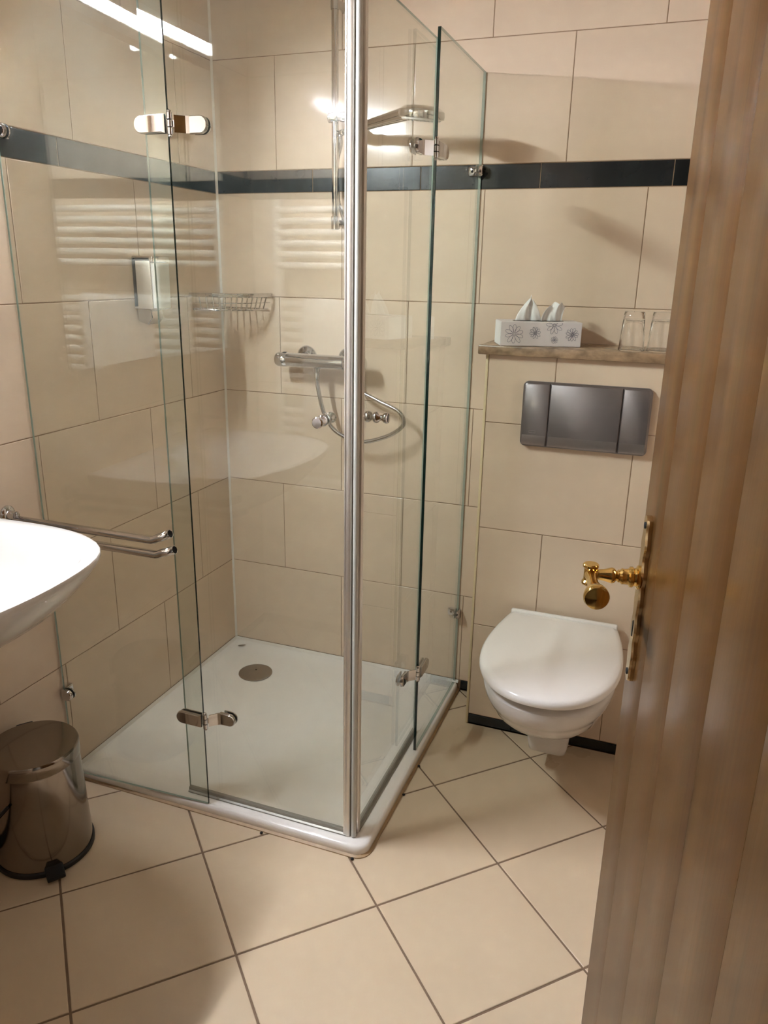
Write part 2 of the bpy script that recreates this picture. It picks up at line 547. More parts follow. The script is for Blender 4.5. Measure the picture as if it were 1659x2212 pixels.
bm = BM(); box(bm, (BX - 0.0005, BY - 0.0008, 0.002), (BX + 0.0075, BY + 0.008, BZ), 0.0015)
tag(obj('trim_1', bm, 'trim'), 'cream vertical edge profile on the corner of the cistern wall', 'trim', kind='structure')

# dark skirting pieces
def skirt(name, label, fn, cuts):
    bm = BM(); box(bm, fn(cuts[0], 0.0005, -0.003), fn(cuts[-1], 0.0384, -0.0022))
    for v in bm.verts: pass
    root = tag(obj(name, bm, 'light_grout', smooth=False), label, 'skirting', kind='structure')
    for a, b in zip(cuts, cuts[1:]):
        obj('tile', tile_bm([(a + J, 0.0065), (b - J, 0.0065), (b - J, 0.0384 - J), (a + J, 0.0384 - J)], lambda u, v, o: fn(u, v, o), depth=0.002), 'dark_tile', root, angle=20)


skirt('baseboard_front', 'thin black tile skirting below the toilet on the cistern wall', lambda u, v, o: Vector((u, BY - 0.0006 - o, v)), [0.9825, 1.123, 1.477, RX])
skirt('baseboard_back', 'short black skirting piece between shower tray and cistern wall', lambda u, v, o: Vector((u, -0.0006 - o, v)), [0.903, BX])
skirt('baseboard_left', 'black tile skirting along the wall behind the pedal bin', lambda u, v, o: Vector((0.0006 + o, -u, v)), [0.905, 1.259, 1.613, -FY])

# silicone joints
bm = BM()
loft(bm, [[Vector((0.0003, -0.0003, z)), Vector((0.0062, -0.0003, z)), Vector((0.0003, -0.0062, z))] for z in (0.03, CZ)])
tag(obj('trim_2', bm, 'caulk'), 'white silicone joint in the shower corner between the tiled walls', 'trim', kind='structure')
bm = BM()
loft(bm, [[Vector((x, -0.0004, 0.0385)), Vector((x, -0.0004, 0.0300)), Vector((x, -0.008, 0.0300))] for x in (0.0, TRX)])
tag(obj('trim_3', bm, 'caulk'), 'white silicone joint between shower tray and far wall', 'trim', kind='structure')
bm = BM()
loft(bm, [[Vector((0.0004, y, 0.0385)), Vector((0.0004, y, 0.0300)), Vector((0.008, y, 0.0300))] for y in (0.0, TRY)])
tag(obj('trim_4', bm, 'caulk'), 'white silicone joint between shower tray and washbasin wall', 'trim', kind='structure')
bm = BM()
o_ = round_rect(-0.02, TRY - 0.006, TRX + 0.006, 0.02, [0, 0, 0, 0.038])
i_ = round_rect(-0.02, TRY + 0.006, TRX - 0.006, 0.02, [0, 0, 0, 0.028])
def clampx(P): return [(max(0.0005, min(p[0], 9)), min(-0.0005, p[1])) for p in P]
o_, i_ = clampx(o_), clampx(i_)
loft(bm, [[Vector((x, y, 0.0)) for x, y in o_], [Vector((x, y, 0.003)) for x, y in o_], [Vector((x, y, 0.0105)) for x, y in i_]], False, False)
tag(obj('trim_5', bm, 'stained_caulk'), 'brown stained sealant joint along the foot of the shower tray', 'trim', kind='structure')

# open ends of floor joints at the tray foot
for gx, gy in ((0.61, -0.8985), (0.866, -0.8965), (0.9055, -0.615), (0.9045, -0.474)):
    bm = BM(); bmesh.ops.create_uvsphere(bm, u_segments=10, v_segments=6, radius=0.0042)
    bmesh.ops.scale(bm, vec=(1, 1, 0.75), verts=bm.verts); bmesh.ops.translate(bm, vec=(gx, gy, 0.0028), verts=bm.verts)
    obj('joint_gap', bm, 'dark', fl)
# stone ledge
bm = BM(); box(bm, (0.954, -0.216, BZ), (RX - 0.0005, -0.0005, 1.216), 0.003, 2)
tag(obj('stone_ledge', bm, 'stone'), 'polished brown marble ledge on top of the cistern wall', 'ledge')

# ------------------------------------------------------------------ shower tray
tray = thing('shower_tray', 'low white square shower tray with rounded outer corner', 'shower tray', (0.45, -0.45, 0))
bm = BM()
def tr_ring(ins_w, ins_o, r, z):
    P = round_rect(0.0008 + ins_w, TRY + ins_o, TRX - ins_o, -0.0008 - ins_w, [r * 0.4 + 0.002, 0.002 + r * 0.3, r * 0.4 + 0.002, r], 8)
    return [Vector((x, y, z)) for x, y in P]
loft(bm, [tr_ring(0, 0.004, 0.030, 0.0005), tr_ring(0, 0.0, 0.034, 0.006), tr_ring(0, 0.0, 0.034, 0.021), tr_ring(0, 0.0018, 0.033, 0.0265), tr_ring(0.0, 0.006, 0.031, 0.0295),
          tr_ring(0.001, 0.012, 0.028, 0.0303), tr_ring(0.012, 0.056, 0.03, 0.0298), tr_ring(0.02, 0.066, 0.04, 0.0265), tr_ring(0.045, 0.10, 0.06, 0.0165), tr_ring(0.07, 0.13, 0.07, 0.0135), tr_ring(0.22, 0.3, 0.1, 0.0105)], True, True)
obj('basin', bm, 'acrylic', tray, angle=50)
dr = (0.190, -0.186)
bm = BM(); lathe(bm, [(0.0, 0.0), (0.058, 0.0), (0.0605, 0.002), (0.060, 0.0045), (0.054, 0.0062), (0.02, 0.0072), (0.0, 0.0075)], (dr[0], dr[1], 0.0105), (0, 0, 1), 40, False, False)
dc = obj('drain_cover', bm, 'drain', tray)
bm = BM(); lathe(bm, [(0.0035, 0), (0.0035, 0.0007)], (dr[0] - 0.004, dr[1] + 0.012, 0.0178), (0, 0, 1), 12)
obj('screw_hole', bm, 'dark', dc, loc=None).location = (0, 0, 0)
bm = BM(); lathe(bm, [(0.0, 0), (0.012, 0.0), (0.0125, 0.0006), (0.0, 0.0012)], (0, 0, 0), (0, 0, 1), 20, False, False)
bmesh.ops.scale(bm, vec=(1.15, 0.33, 1), verts=bm.verts); bmesh.ops.rotate(bm, matrix=Matrix.Rotation(math.radians(38), 3, 'Z'), verts=bm.verts)
bmesh.ops.translate(bm, vec=(0.048, -0.040, 0.0255), verts=bm.verts)
obj('maker_badge', bm, 'drain', tray)


# ------------------------------------------------------------------ glass enclosure
def pane(a, b, z0, z1, th, end_mat, far_mat):
    """upright sheet from plan point a to b; end faces at b get end_mat, at a far_mat"""
    a, b = Vector((*a, 0)), Vector((*b, 0)); d = (b - a).normalized(); n = Vector((-d.y, d.x, 0)) * th / 2
    bm = BM()
    c = 0.0008
    def ring(z, e):
        return [p + Vector((0, 0, z)) for p in (a - n + d * c, a - n * 0.7, a + n * 0.7, a + n + d * c, b + n - d * c, b + n * 0.7, b - n * 0.7, b - n - d * c)]
    vs = loft(bm, [ring(z0, 0), ring(z1, 0)])
    bm.normal_update()
    for f in bm.faces:
        c_ = f.calc_center_median()
        if abs(f.normal.z) > 0.5: f.material_index = 2
        elif (c_ - Vector((b.x, b.y, c_.z))).length < th * 0.75: f.material_index = 1
        elif (c_ - Vector((a.x, a.y, c_.z))).length < th * 0.75: f.material_index = 2
    return bm, [M['glass'], M[end_mat], M[far_mat]]


GT = 1.94
TH = 0.006
R90 = Matrix.Rotation(PI / 2, 3, 'Z')


def wall_clamp(parent, base, along, out, z):
    """chrome clamp: screwed foot on the wall, jaw round the glass. base: plan point where glass meets wall"""
    base = Vector((*base, z)); al = Vector((*along, 0)); o = Vector((*out, 0))
    bm = BM()
    # two round-ended jaws
    for s, t in ((1, 0.010), (-1, 0.005)):
        P = base + o * s * (TH / 2 + 0.0005)
        ring = []
        hh, ll = 0.0155, 0.034
        pts = [(0.004, -hh), (ll - hh, -hh)] + [(ll - hh + hh * math.sin(PI * k / 10), -hh * math.cos(PI * k / 10)) for k in range(1, 10)] + [(ll - hh, hh), (0.004, hh)]
        def q(i, d): return [P + al * u + Vector((0, 0, v)) * 1.0 + o * s * d for u, v in ([(p[0], p[1]) for p in pts] if i == 0 else [(max(0.004, p[0] - 0.002), p[1] * 0.87) for p in pts])]
        loft(bm, [q(0, 0), q(0, t * 0.7), q(1, t)])
    c = obj('wall_clamp', bm, 'chrome', parent)
    bm = BM()
    # foot plate on the wall
    f0 = base + o * (-0.034)
    cs = [f0 + o * u + Vector((0, 0, v)) for u, v in round_rect(0, -0.013, 0.030, 0.013, 0.004, 3)]
    loft(bm, [[p + al * 0.0002 for p in cs], [p + al * 0.004 for p in cs], [(p - (f0 + o * 0.015)) * 0.9 + f0 + o * 0.015 + al * 0.005 for p in cs]])
    ft = obj('foot_plate', bm, 'chrome', None); ft.parent = c
    bm = BM(); cyl(bm, f0 + o * 0.012 + al * 0.005, f0 + o * 0.012 + al * 0.0058, 0.004, seg=12)
    sc_ = obj('screw', bm, 'dark', None); sc_.parent = c
    return c


# fixed panels ------------------------------------------------------
pa = thing('fixed_glass_panel', 'fixed clear glass shower panel on the washbasin wall, beside the pedal bin', 'glass panel', (0.004, -0.898, 0.031), group='fixed shower panels')
bm, ms = pane((0.004, -0.898), (0.441, -0.879), 0.0312, GT, TH, 'edge_dark', 'edge_pale')
obj('glass_pane', bm, ms, pa, smooth=False)
wall_clamp(pa, (0.002, -0.898), (1, 0.04), (0.04, -1), 1.689)
wall_clamp(pa, (0.002, -0.898), (1, 0.04), (0.04, -1), 0.280)
pc = thing('fixed_glass_panel', 'fixed clear glass shower panel on the far wall beside the toilet', 'glass panel', (0.88, -0.004, 0.031), group='fixed shower panels')
bm, ms = pane((0.881, -0.004), (0.880, -0.444), 0.0312, GT, TH + 0.002, 'edge_dark', 'edge_pale')
obj('glass_pane', bm, ms, pc, smooth=False)
wall_clamp(pc, (0.881, -0.002), (0, -1), (1, 0), 1.686)
wall_clamp(pc, (0.881, -0.002), (0, -1), (1, 0), 0.297)


def hinge(parent, edge, along, out, z, gap):
    """pivot hinge: long oval plate on the fixed panel, cranked bracket to the door behind it.
    edge: plan point of the fixed panel's free edge; along: from wall to free edge; out: outwards"""
    e = Vector((*edge, z)); al = Vector((*along, 0)); o = Vector((*out, 0)); up = Vector((0, 0, 1))
    hh = 0.0175
    def oval(u0, u1, left=True):
        P = [(u1, hh), (u0 + hh, hh)] + [(u0 + hh - hh * math.sin(PI * k / 12), hh * math.cos(PI * k / 12)) for k in range(1, 12)] + [(u0 + hh, -hh), (u1, -hh)]
        return P if left else [(-p[0], p[1]) for p in P]
    def plate(bm, P, base, d0, d1, k=0.88):
        cu = sum(p[0] for p in P) / len(P)
        A = [base + al * u + up * v for u, v in P]
        Bq = [base + al * (cu + (u - cu) * k) + up * v * k for u, v in P]
        t = d1 - d0
        loft(bm, [[p + o * d0 for p in A], [p + o * (d0 + t * 0.6) for p in A], [p + o * d1 for p in Bq]])
    bm = BM()
    plate(bm, oval(-0.078, -0.004), e, TH / 2 + 0.0006, TH / 2 + 0.009)
    h = obj('hinge', bm, 'chrome', parent)
    bm = BM()
    plate(bm, oval(-0.076, -0.008), e, -(TH / 2 + 0.0006), -(TH / 2 + 0.0055))
    b2 = obj('backing_plate', bm, 'chrome', None); b2.parent = h
    # knuckle
    bm = BM()
    k0 = e + al * 0.006 + o * 0.004
    for a, b in ((-0.021, -0.0075), (-0.0065, 0.0065), (0.0075, 0.021)):
        lathe(bm, [(0.0045, 0), (0.0062, 0.001), (0.0062, b - a - 0.001), (0.0045, b - a)], k0 + up * a, up, 14)
    lathe(bm, [(0.0035, 0), (0.0045, 0.003), (0.002, 0.005)], k0 + up * 0.021, up, 12)
    lathe(bm, [(0.002, 0), (0.0045, 0.002), (0.0035, 0.005)], k0 - up * 0.026, up, 12)
    kn = obj('knuckle', bm, 'chrome', None); kn.parent = h
    # cranked bracket to the door leaf (gap behind)
    bm = BM()
    prof = [(0.006, 0.0), (0.014, -0.002), (0.030, -gap + TH / 2 + 0.009), (0.040, -gap + TH / 2 + 0.0045)]
    for i in range(len(prof) - 1):
        (u0, d0), (u1, d1) = prof[i], prof[i + 1]
        hw0 = 0.0065 if i == 0 else hh * 0.94
        hw1 = hh * 0.94
        if i == 0: hw1 = 0.0065
        t = 0.0045
        r0 = [e + al * u0 + o * (d0 + s * t) + up * v for v, s in ((-hw0, -0.5), (hw0, -0.5), (hw0, 0.5), (-hw0, 0.5))]
        r1 = [e + al * u1 + o * (d1 + s * t) + up * v for v, s in ((-hw1, -0.5), (hw1, -0.5), (hw1, 0.5), (-hw1, 0.5))]
        loft(bm, [r0, r1])
    plate(bm, oval(-0.078, -0.034, False), e, -gap + TH / 2 + 0.0006, -gap + TH / 2 + 0.009)
    plate(bm, oval(-0.078, -0.040, False), e, -gap - TH / 2 - 0.0006, -gap - TH / 2 - 0.006)
    br = obj('bracket', bm, 'chrome', None); br.parent = h
    return h


for z in (1.688, 0.288): hinge(pa, (0.441, -0.879), (1, 0), (0, -1), z, 0.031)
for z in (1.686, 0.294): hinge(pc, (0.880, -0.444), (0, -1), (1, 0), z, 0.031)


def glass_knob(bm, c, axis, L=0.035):
    prof = [(0.010, 0.0), (0.0125, 0.003), (0.0135, 0.007), (0.012, 0.011), (0.0085, 0.0145), (0.0065, 0.018), (0.0075, 0.0215), (0.0115, 0.026), (0.0128, 0.0305), (0.0125, 0.034), (0.0105, 0.0358), (0.0, 0.036)]
    lathe(bm, prof, c, axis, 24, True, False)


def door_leaf(name, label, a, b, z0, out, knob_t, knob_z):
    t = thing(name, label, 'shower door', (b[0], b[1], z0), group='glass shower doors')
    A, Bv = Vector((*a, 0)), Vector((*b, 0)); d = (Bv - A).normalized(); o = Vector((*out, 0))
    bm, ms = pane(a, b, z0 + 0.006, GT, TH, 'edge_pale', 'edge_pale')
    g = obj('glass_pane', bm, ms, t, smooth=False)
    # bottom water seal: aluminium-grey strip with a lip
    bm = BM()
    prof = [(-0.006, z0), (-0.006, z0 + 0.012), (-0.0045, z0 + 0.014), (0.0045, z0 + 0.014), (0.006, z0 + 0.012), (0.006, z0 + 0.006), (0.0105, z0 + 0.0035), (0.0105, z0)]
    loft(bm, [[A + o * u + Vector((0, 0, v)) for u, v in prof], [Bv - d * 0.006 + o * u + Vector((0, 0, v)) for u, v in prof]])
    obj('bottom_seal', bm, 'seal_strip', t)
    # corner profile that holds the magnet strip
    bm = BM()
    c = Bv - d * 0.0
    prof = [(-0.019, -0.0075), (-0.017, -0.009), (-0.001, -0.009), (0.0, -0.0075), (0.0, -0.003), (0.0, 0.006), (-0.002, 0.0095), (-0.007, 0.0115), (-0.0115, 0.0105), (-0.0135, 0.0085), (-0.016, 0.0095), (-0.0185, 0.0085), (-0.0195, 0.006)]
    loft(bm, [[c + d * u + o * v + Vector((0, 0, z)) for u, v in prof] for z in (z0 + 0.001, GT + 0.004)])
    obj('corner_profile', bm, 'satin', t)
    kp = A + d * knob_t + Vector((0, 0, knob_z))
    bm = BM(); glass_knob(bm, kp + o * (TH / 2 + 0.0003), o)
    obj('door_knob', bm, 'chrome', t)
    bm = BM(); glass_knob(bm, kp - o * (TH / 2 + 0.0003), -o)
    obj('door_knob', bm, 'chrome', t)
    return t


PX, PY = 0.8475, -0.8485
db = door_leaf('glass_door', 'hinged glass shower door facing the doorway, knob seen end-on', (0.362, PY), (PX - 0.0045, PY), 0.0306, (0, -1), 0.412, 1.0975)
dd = door_leaf('glass_door', 'hinged glass shower door facing the toilet, knob seen side-on', (PX, -0.352), (PX, PY + 0.0105), 0.0306, (1, 0), 0.398, 1.094)
# soft magnet strip in the corner between both doors (rides with the first door)
bm = BM()
cyl(bm, (PX + 0.004, PY - 0.004, 0.033), (PX + 0.004, PY - 0.004, GT + 0.003), 0.0065, seg=14)
obj('magnet_strip', bm, 'seal', db)

# ------------------------------------------------------------------ shower fittings on the far wall
rail = thing('shower_rail', 'upright chrome slide rail on the tiled shower wall', 'shower rail', (0.450, 0, 1.53))
RXc, RYc = 0.450, -0.058
bm = BM(); cyl(bm, (RXc, RYc, 1.525), (RXc, RYc, 2.16), 0.0105, seg=20)
obj('rail_tube', bm, 'chrome', rail)
for z in (1.545, 2.13):
    bm = BM()
    lathe(bm, [(0.0118, 0), (0.0128, 0.001), (0.0128, 0.037), (0.0118, 0.038)], (RXc, RYc, z - 0.019), (0, 0, 1), 20)
    lathe(bm, [(0.0105, 0.0), (0.0105, 0.045), (0.015, 0.056), (0.015, 0.0575)], (RXc, RYc, z), (0.1, 1, 0), 18)
    obj('rail_bracket', bm, 'chrome', rail)
bm = BM()
lathe(bm, [(0.0125, 0), (0.0145, 0.002), (0.0145, 0.028), (0.013, 0.030)], (RXc - 0.020, RYc - 0.002, 1.835), (1, 0, 0), 22)
lathe(bm, [(0.010, 0.0), (0.010, 0.008), (0.0135, 0.010), (0.0145, 0.014), (0.0145, 0.024), (0.0125, 0.028), (0.0, 0.029)], (RXc + 0.010, RYc - 0.002, 1.835), (1, -0.06, 0), 20, True, False)
sl = obj('slider', bm, 'chrome', rail)
bm = BM()
hax = Vector((0.815, -0.56, 0.028)).normalized()
hp0 = Vector((0.505, -0.078, 1.796))
lathe(bm, [(0.0135, 0.0), (0.0155, 0.002), (0.0165, 0.028), (0.0155, 0.030)], hp0 + hax * 0.012, hax, 20, False, False)
cyl(bm, hp0 + hax * 0.02, (RXc + 0.034, RYc - 0.004, 1.832), 0.008, seg=12)
sb = obj('hand_shower_holder', bm, 'chrome', rail)

hs = thing('hand_shower', 'chrome hand shower with flat round head, held on the rail', 'hand shower', tuple(hp0))
bm = BM()
he = hp0 + hax * 0.285
up = Vector((0, 0, 1))
lathe(bm, [(0.0075, -0.03), (0.0095, -0.02), (0.0105, -0.012), (0.0125, 0.0), (0.0135, 0.03), (0.0140, 0.10), (0.0150, 0.18), (0.0165, 0.24), (0.0175, 0.285)], hp0, hax, 22)
obj('handle', bm, 'chrome', hs)
bm = BM()
hd = Vector((0.12, -0.10, 1.0)).normalized()
hc = he + Vector((0.046, -0.028, -0.008))
lathe(bm, [(0.052, -0.014), (0.0595, -0.012), (0.061, -0.005), (0.059, 0.006), (0.046, 0.015), (0.018, 0.019), (0.0, 0.020)], hc, hd, 36, True, False)
obj('shower_head', bm, 'chrome', hs)
bm = BM()
lathe(bm, [(0.050, -0.0165), (0.0515, -0.014), (0.0515, -0.0138)], hc, hd, 36, True, False)
u_, v_ = frame(hd)
for rr, n in ((0.014, 8), (0.026, 14), (0.037, 20)):
    for k in range(n):
        a = 2 * PI * k / n
        lathe(bm, [(0.0012, 0.0), (0.0016, 0.002)], hc - hd * 0.0185 + (u_ * math.cos(a) + v_ * math.sin(a)) * rr, hd, 6)
obj('spray_plate', bm, 'white_plastic', hs)

mx = thing('shower_mixer', 'chrome thermostatic bar mixer on the shower wall', 'shower mixer', (0.40, 0, 1.125))
MY, MZ = -0.075, 1.125
bm = BM()
lathe(bm, [(0.0225, 0.045), (0.0225, 0.245)], (0.243, MY, MZ), (1, 0, 0), 28)
obj('mixer_body', bm, 'chrome', mx)
bm = BM(); lathe(bm, [(0.0, 0.0), (0.012, 0.0005), (0.019, 0.004), (0.0225, 0.010), (0.0233, 0.016), (0.0233, 0.043), (0.0215, 0.0455)], (0.243, MY, MZ), (1, 0, 0), 28, False, True)
kn = obj('mixer_handle', bm, 'chrome', mx)
bm = BM(); box(bm, (0.272, MY - 0.008, MZ + 0.021), (0.284, MY + 0.004, MZ + 0.0245), 0.001)
o = obj('stop_button', bm, 'dark', None); o.parent = kn
bm = BM(); lathe(bm, [(0.0, 0.0), (0.012, 0.0005), (0.019, 0.004), (0.0225, 0.010), (0.0233, 0.016), (0.0233, 0.072), (0.0215, 0.0745)], (0.563, MY, MZ), (-1, 0, 0), 28, False, True)
obj('mixer_handle', bm, 'chrome', mx)
for x in (0.322, 0.472):
    bm = BM()
    lathe(bm, [(0.036, 0.0005), (0.0355, 0.004), (0.031, 0.010), (0.022, 0.015), (0.018, 0.018), (0.0165, 0.05), (0.0175, 0.06)], (x, 0, MZ + 0.006), (0, -1, -0.09), 30)
    obj('wall_rosette', bm, 'chrome', mx)
bm = BM(); lathe(bm, [(0.011, 0), (0.011, 0.012), (0.0085, 0.013), (0.0085, 0.018)], (0.391, MY, MZ - 0.020), (0, 0, -1), 18)
obj('hose_outlet', bm, 'chrome', mx)

hose = thing('shower_hose', 'silver metal shower hose looping below the mixer', 'shower hose', (0.391, -0.08, 1.09))
hy = -0.078
path = [(0.391, -0.075, 1.089), (0.3925, -0.0755, 1.06), (0.403, -0.078, 1.012), (0.420, -0.078, 0.956), (0.462, hy, 0.902), (0.545, hy, 0.876), (0.632, hy, 0.899), (0.684, hy, 0.932), (0.694, hy, 0.957),
        (0.672, -0.074, 0.986), (0.600, -0.066, 1.013), (0.530, -0.058, 1.043), (0.506, -0.050, 1.082), (0.500, -0.040, 1.13), (0.498, -0.024, 1.25), (0.494, -0.022, 1.40), (0.480, -0.026, 1.50),
        (0.462, -0.030, 1.57), (0.448, -0.031, 1.61), (0.443, -0.031, 1.68), (0.446, -0.034, 1.725), (0.462, -0.046, 1.762), tuple(hp0 - hax * 0.050 + Vector((0, 0, -0.006))), tuple(hp0 - hax * 0.027)]
bm = BM(); tube(bm, smooth_path(path, 14), 0.0068, 12, ribs=0.05)
obj('hose_tube', bm, 'hose', hose)
bm = BM(); lathe(bm, [(0.0085, 0), (0.0092, 0.001), (0.0092, 0.020), (0.0075, 0.026)], (0.391, -0.075, 1.0875), (0.02, 0, -1), 12)
obj('hose_nut', bm, 'chrome', hose)
bm = BM(); lathe(bm, [(0.0075, -0.022), (0.0092, -0.018), (0.0092, 0.0), (0.0085, 0.001)], hp0 - hax * 0.0305, hax, 12)
obj('hose_nut', bm, 'chrome', hose)

# corner soap basket
bk = thing('soap_basket', 'chrome wire soap basket in the tiled shower corner', 'basket', (0.01, -0.01, 1.278))
def arc_pts(r, z, n=14, c=0.008):
    P = []
    for k in range(n + 1):
        a = PI / 2 * k / n
        rr = r * (1.0 + 0.06 * math.sin(2 * a))
        P.append(Vector((c + (r - c) * math.sin(a) ** 0.8 if a else c, -(c + (r - c) * math.cos(a) ** 0.8) if k < n else -c, z)))
    return P
R1 = 0.198
top = arc_pts(R1, 1.322); bot = arc_pts(R1 - 0.016, 1.279)
bm = BM()
# flat top band along the front and both walls
rings = []
for p in top + [Vector((0.006, -0.006, 1.322))]:
    pass
loop = top + [Vector((0.008, -0.008, 1.322))]
tube(bm, loop + [loop[0]], 0.0040, 8)
for z0_, z1_ in ((1.3225, 1.3285),):
    for a, b in zip(top, top[1:]):
        cyl(bm, a + Vector((0, 0, 0.005)), b + Vector((0, 0, 0.005)), 0.0042, seg=8)
obj('top_rim', bm, 'chrome', bk)
bm = BM(); lp = bot + [Vector((0.010, -0.010, 1.279))]; tube(bm, lp + [lp[0]], 0.0030, 8)
lp2 = [p.lerp(q, 0.5) for p, q in zip(top, bot)]
tube(bm, lp2, 0.0015, 6)
obj('bottom_rim', bm, 'chrome', bk)
for k in range(1, 14):
    bm = BM(); t_, b_ = top[k], bot[k]
    inner = b_.lerp(Vector((0.012, -0.012, 1.279)), 0.95) if k % 2 == 0 else None
    tube(bm, [t_, b_], 0.0022, 6)
    obj('wire', bm, 'chrome', bk)
for k in range(1, 7):
    bm = BM(); x = 0.012 + k * 0.024
    q = min(bot, key=lambda p: abs(p.x - x)); tube(bm, [(x, -0.012, 1.2785), (x, q.y, 1.2785)], 0.0020, 6)
    obj('wire', bm, 'chrome', bk)

# soap dispenser
sd = thing('soap_dispenser', 'white soap dispenser in a chrome wall holder inside the shower', 'soap dispenser', (0, -0.42, 1.27))
bm = BM(); loft(bm, [[Vector((x, y, z)) for y, z in round_rect(-0.462, 1.292, -0.380, 1.436, 0.006, 3)] for x in (0.0005, 0.012)])
box(bm, (0.0005, -0.462, 1.418), (0.070, -0.380, 1.436), 0.005)
obj('chrome_holder', bm, 'chrome', sd)
bm = BM(); box(bm, (0.0005, -0.462, 1.292), (0.060, -0.4572, 1.432), 0.001)
obj('side_cheek', bm, 'satin', sd)
bm = BM()
def dsp(z, g): return [Vector((x, y, z)) for x, y in round_rect(0.0125, -0.456 + g, 0.078 - g, -0.386 - g, [0.016, 0.003, 0.003, 0.016], 5)]
loft(bm, [dsp(1.290, 0.006), dsp(1.294, 0.001), dsp(1.40, 0), dsp(1.417, 0)])
obj('soap_cartridge', bm, 'white_plastic', sd)
bm = BM()
P = [(0.003, 1.296), (0.050, 1.291), (0.054, 1.266), (0.036, 1.247), (0.004, 1.256)]
loft(bm, [[Vector((x, y, z)) for x, z in P] for y in (-0.456, -0.402)])
bmesh.ops.bevel(bm, geom=list(bm.edges), offset=0.002, segments=2, affect='EDGES')
obj('push_lever', bm, 'chrome', sd)

# ------------------------------------------------------------------ toilet
TX = 1.256
toi = thing('toilet', 'white wall-hung toilet with closed lid below the flush plate', 'toilet', (TX, BY, 0.08))
def tshape(hw, yb, yf, z, sq=2.3, n=36, back=0.80):
    """toilet outline: straight-ish back at yb, rounded front at yf"""
    P = []
    ym = yb - (yb - yf) * 0.46
    for k in range(n + 1):                   # front half, from right to left
        a = PI * k / n
        c, s = math.cos(a), math.sin(a)
        x = hw * math.copysign(abs(c) ** (2 / sq), c); y = ym - (ym - yf) * abs(s) ** (2 / sq)
        P.append(Vector((TX + x, y, z)))
    for k in range(1, 9):                    # left side to the back
        t = k / 9
        P.append(Vector((TX - hw * (1 - (1 - back) * t ** 1.8), ym + (yb - ym) * t, z)))
    P.append(Vector((TX - hw * back, yb, z))); P.append(Vector((TX + hw * back, yb, z)))
    for k in range(8, 0, -1):
        t = k / 9
        P.append(Vector((TX + hw * (1 - (1 - back) * t ** 1.8), ym + (yb - ym) * t, z)))
    return P
YB = BY - 0.0012
bm = BM()
loft(bm, [tshape(0.070, YB, -0.40, 0.196, 2.6), tshape(0.094, YB, -0.455, 0.205, 2.5), tshape(0.117, YB, -0.525, 0.228, 2.4), tshape(0.136, YB, -0.582, 0.256, 2.3), tshape(0.149, YB, -0.618, 0.284, 2.3),
          tshape(0.156, YB, -0.637, 0.306, 2.25), tshape(0.159, YB, -0.645, 0.318, 2.25), tshape(0.166, YB, -0.660, 0.328, 2.2), tshape(0.172, YB, -0.672, 0.346, 2.2), tshape(0.1755, YB, -0.679, 0.368, 2.2), tshape(0.1755, YB, -0.679, 0.381, 2.2), tshape(0.170, YB, -0.670, 0.388, 2.2)])
obj('bowl', bm, 'ceramic', toi, angle=50)
bm = BM()
def ob(x0, x1, yf, z, r): return [Vector((x, y, z)) for x, y in round_rect(x0, yf, x1, YB, [0.002, 0.002, r, r], 5)]
loft(bm, [ob(1.212, 1.308, -0.372, 0.074, 0.02), ob(1.206, 1.314, -0.382, 0.080, 0.022), ob(1.203, 1.317, -0.386, 0.10, 0.022), ob(1.196, 1.322, -0.392, 0.150, 0.024), ob(1.180, 1.336, -0.40, 0.20, 0.03)])
obj('outlet_shroud', bm, 'ceramic', toi, angle=50)
bm = BM()
loft(bm, [tshape(0.150, -0.222, -0.640, 0.389, 2.2, back=0.84), tshape(0.158, -0.220, -0.652, 0.392, 2.2, back=0.84), tshape(0.159, -0.219, -0.654, 0.404, 2.2, back=0.84), tshape(0.154, -0.221, -0.646, 0.4125, 2.2, back=0.84)])
obj('seat', bm, 'seat', toi, angle=50)
bm = BM()
loft(bm, [tshape(0.176, -0.214, -0.682, 0.4075, 2.2, back=0.84), tshape(0.1845, -0.212, -0.693, 0.409, 2.2, back=0.84), tshape(0.1865, -0.211, -0.696, 0.416, 2.2, back=0.84), tshape(0.1855, -0.211, -0.695, 0.426, 2.2, back=0.84),
          tshape(0.180, -0.214, -0.687, 0.4322, 2.2, back=0.84), tshape(0.168, -0.222, -0.668, 0.4355, 2.2, back=0.84), tshape(0.12, -0.26, -0.59, 0.4385, 2.2, back=0.84), tshape(0.05, -0.36, -0.48, 0.4395, 2.2, back=0.84)])
box(bm, (TX - 0.155, -0.224, 0.414), (TX + 0.155, -0.2085, 0.4425), 0.005, 3)
obj('lid', bm, 'seat', toi, angle=50)
for s in (-1, 1):
    bm = BM(); cyl(bm, (TX + s * 0.08 - 0.02, -0.211, 0.404), (TX + s * 0.08 + 0.02, -0.211, 0.404), 0.0085, seg=14)
    obj('lid_hinge', bm, 'seat', toi)

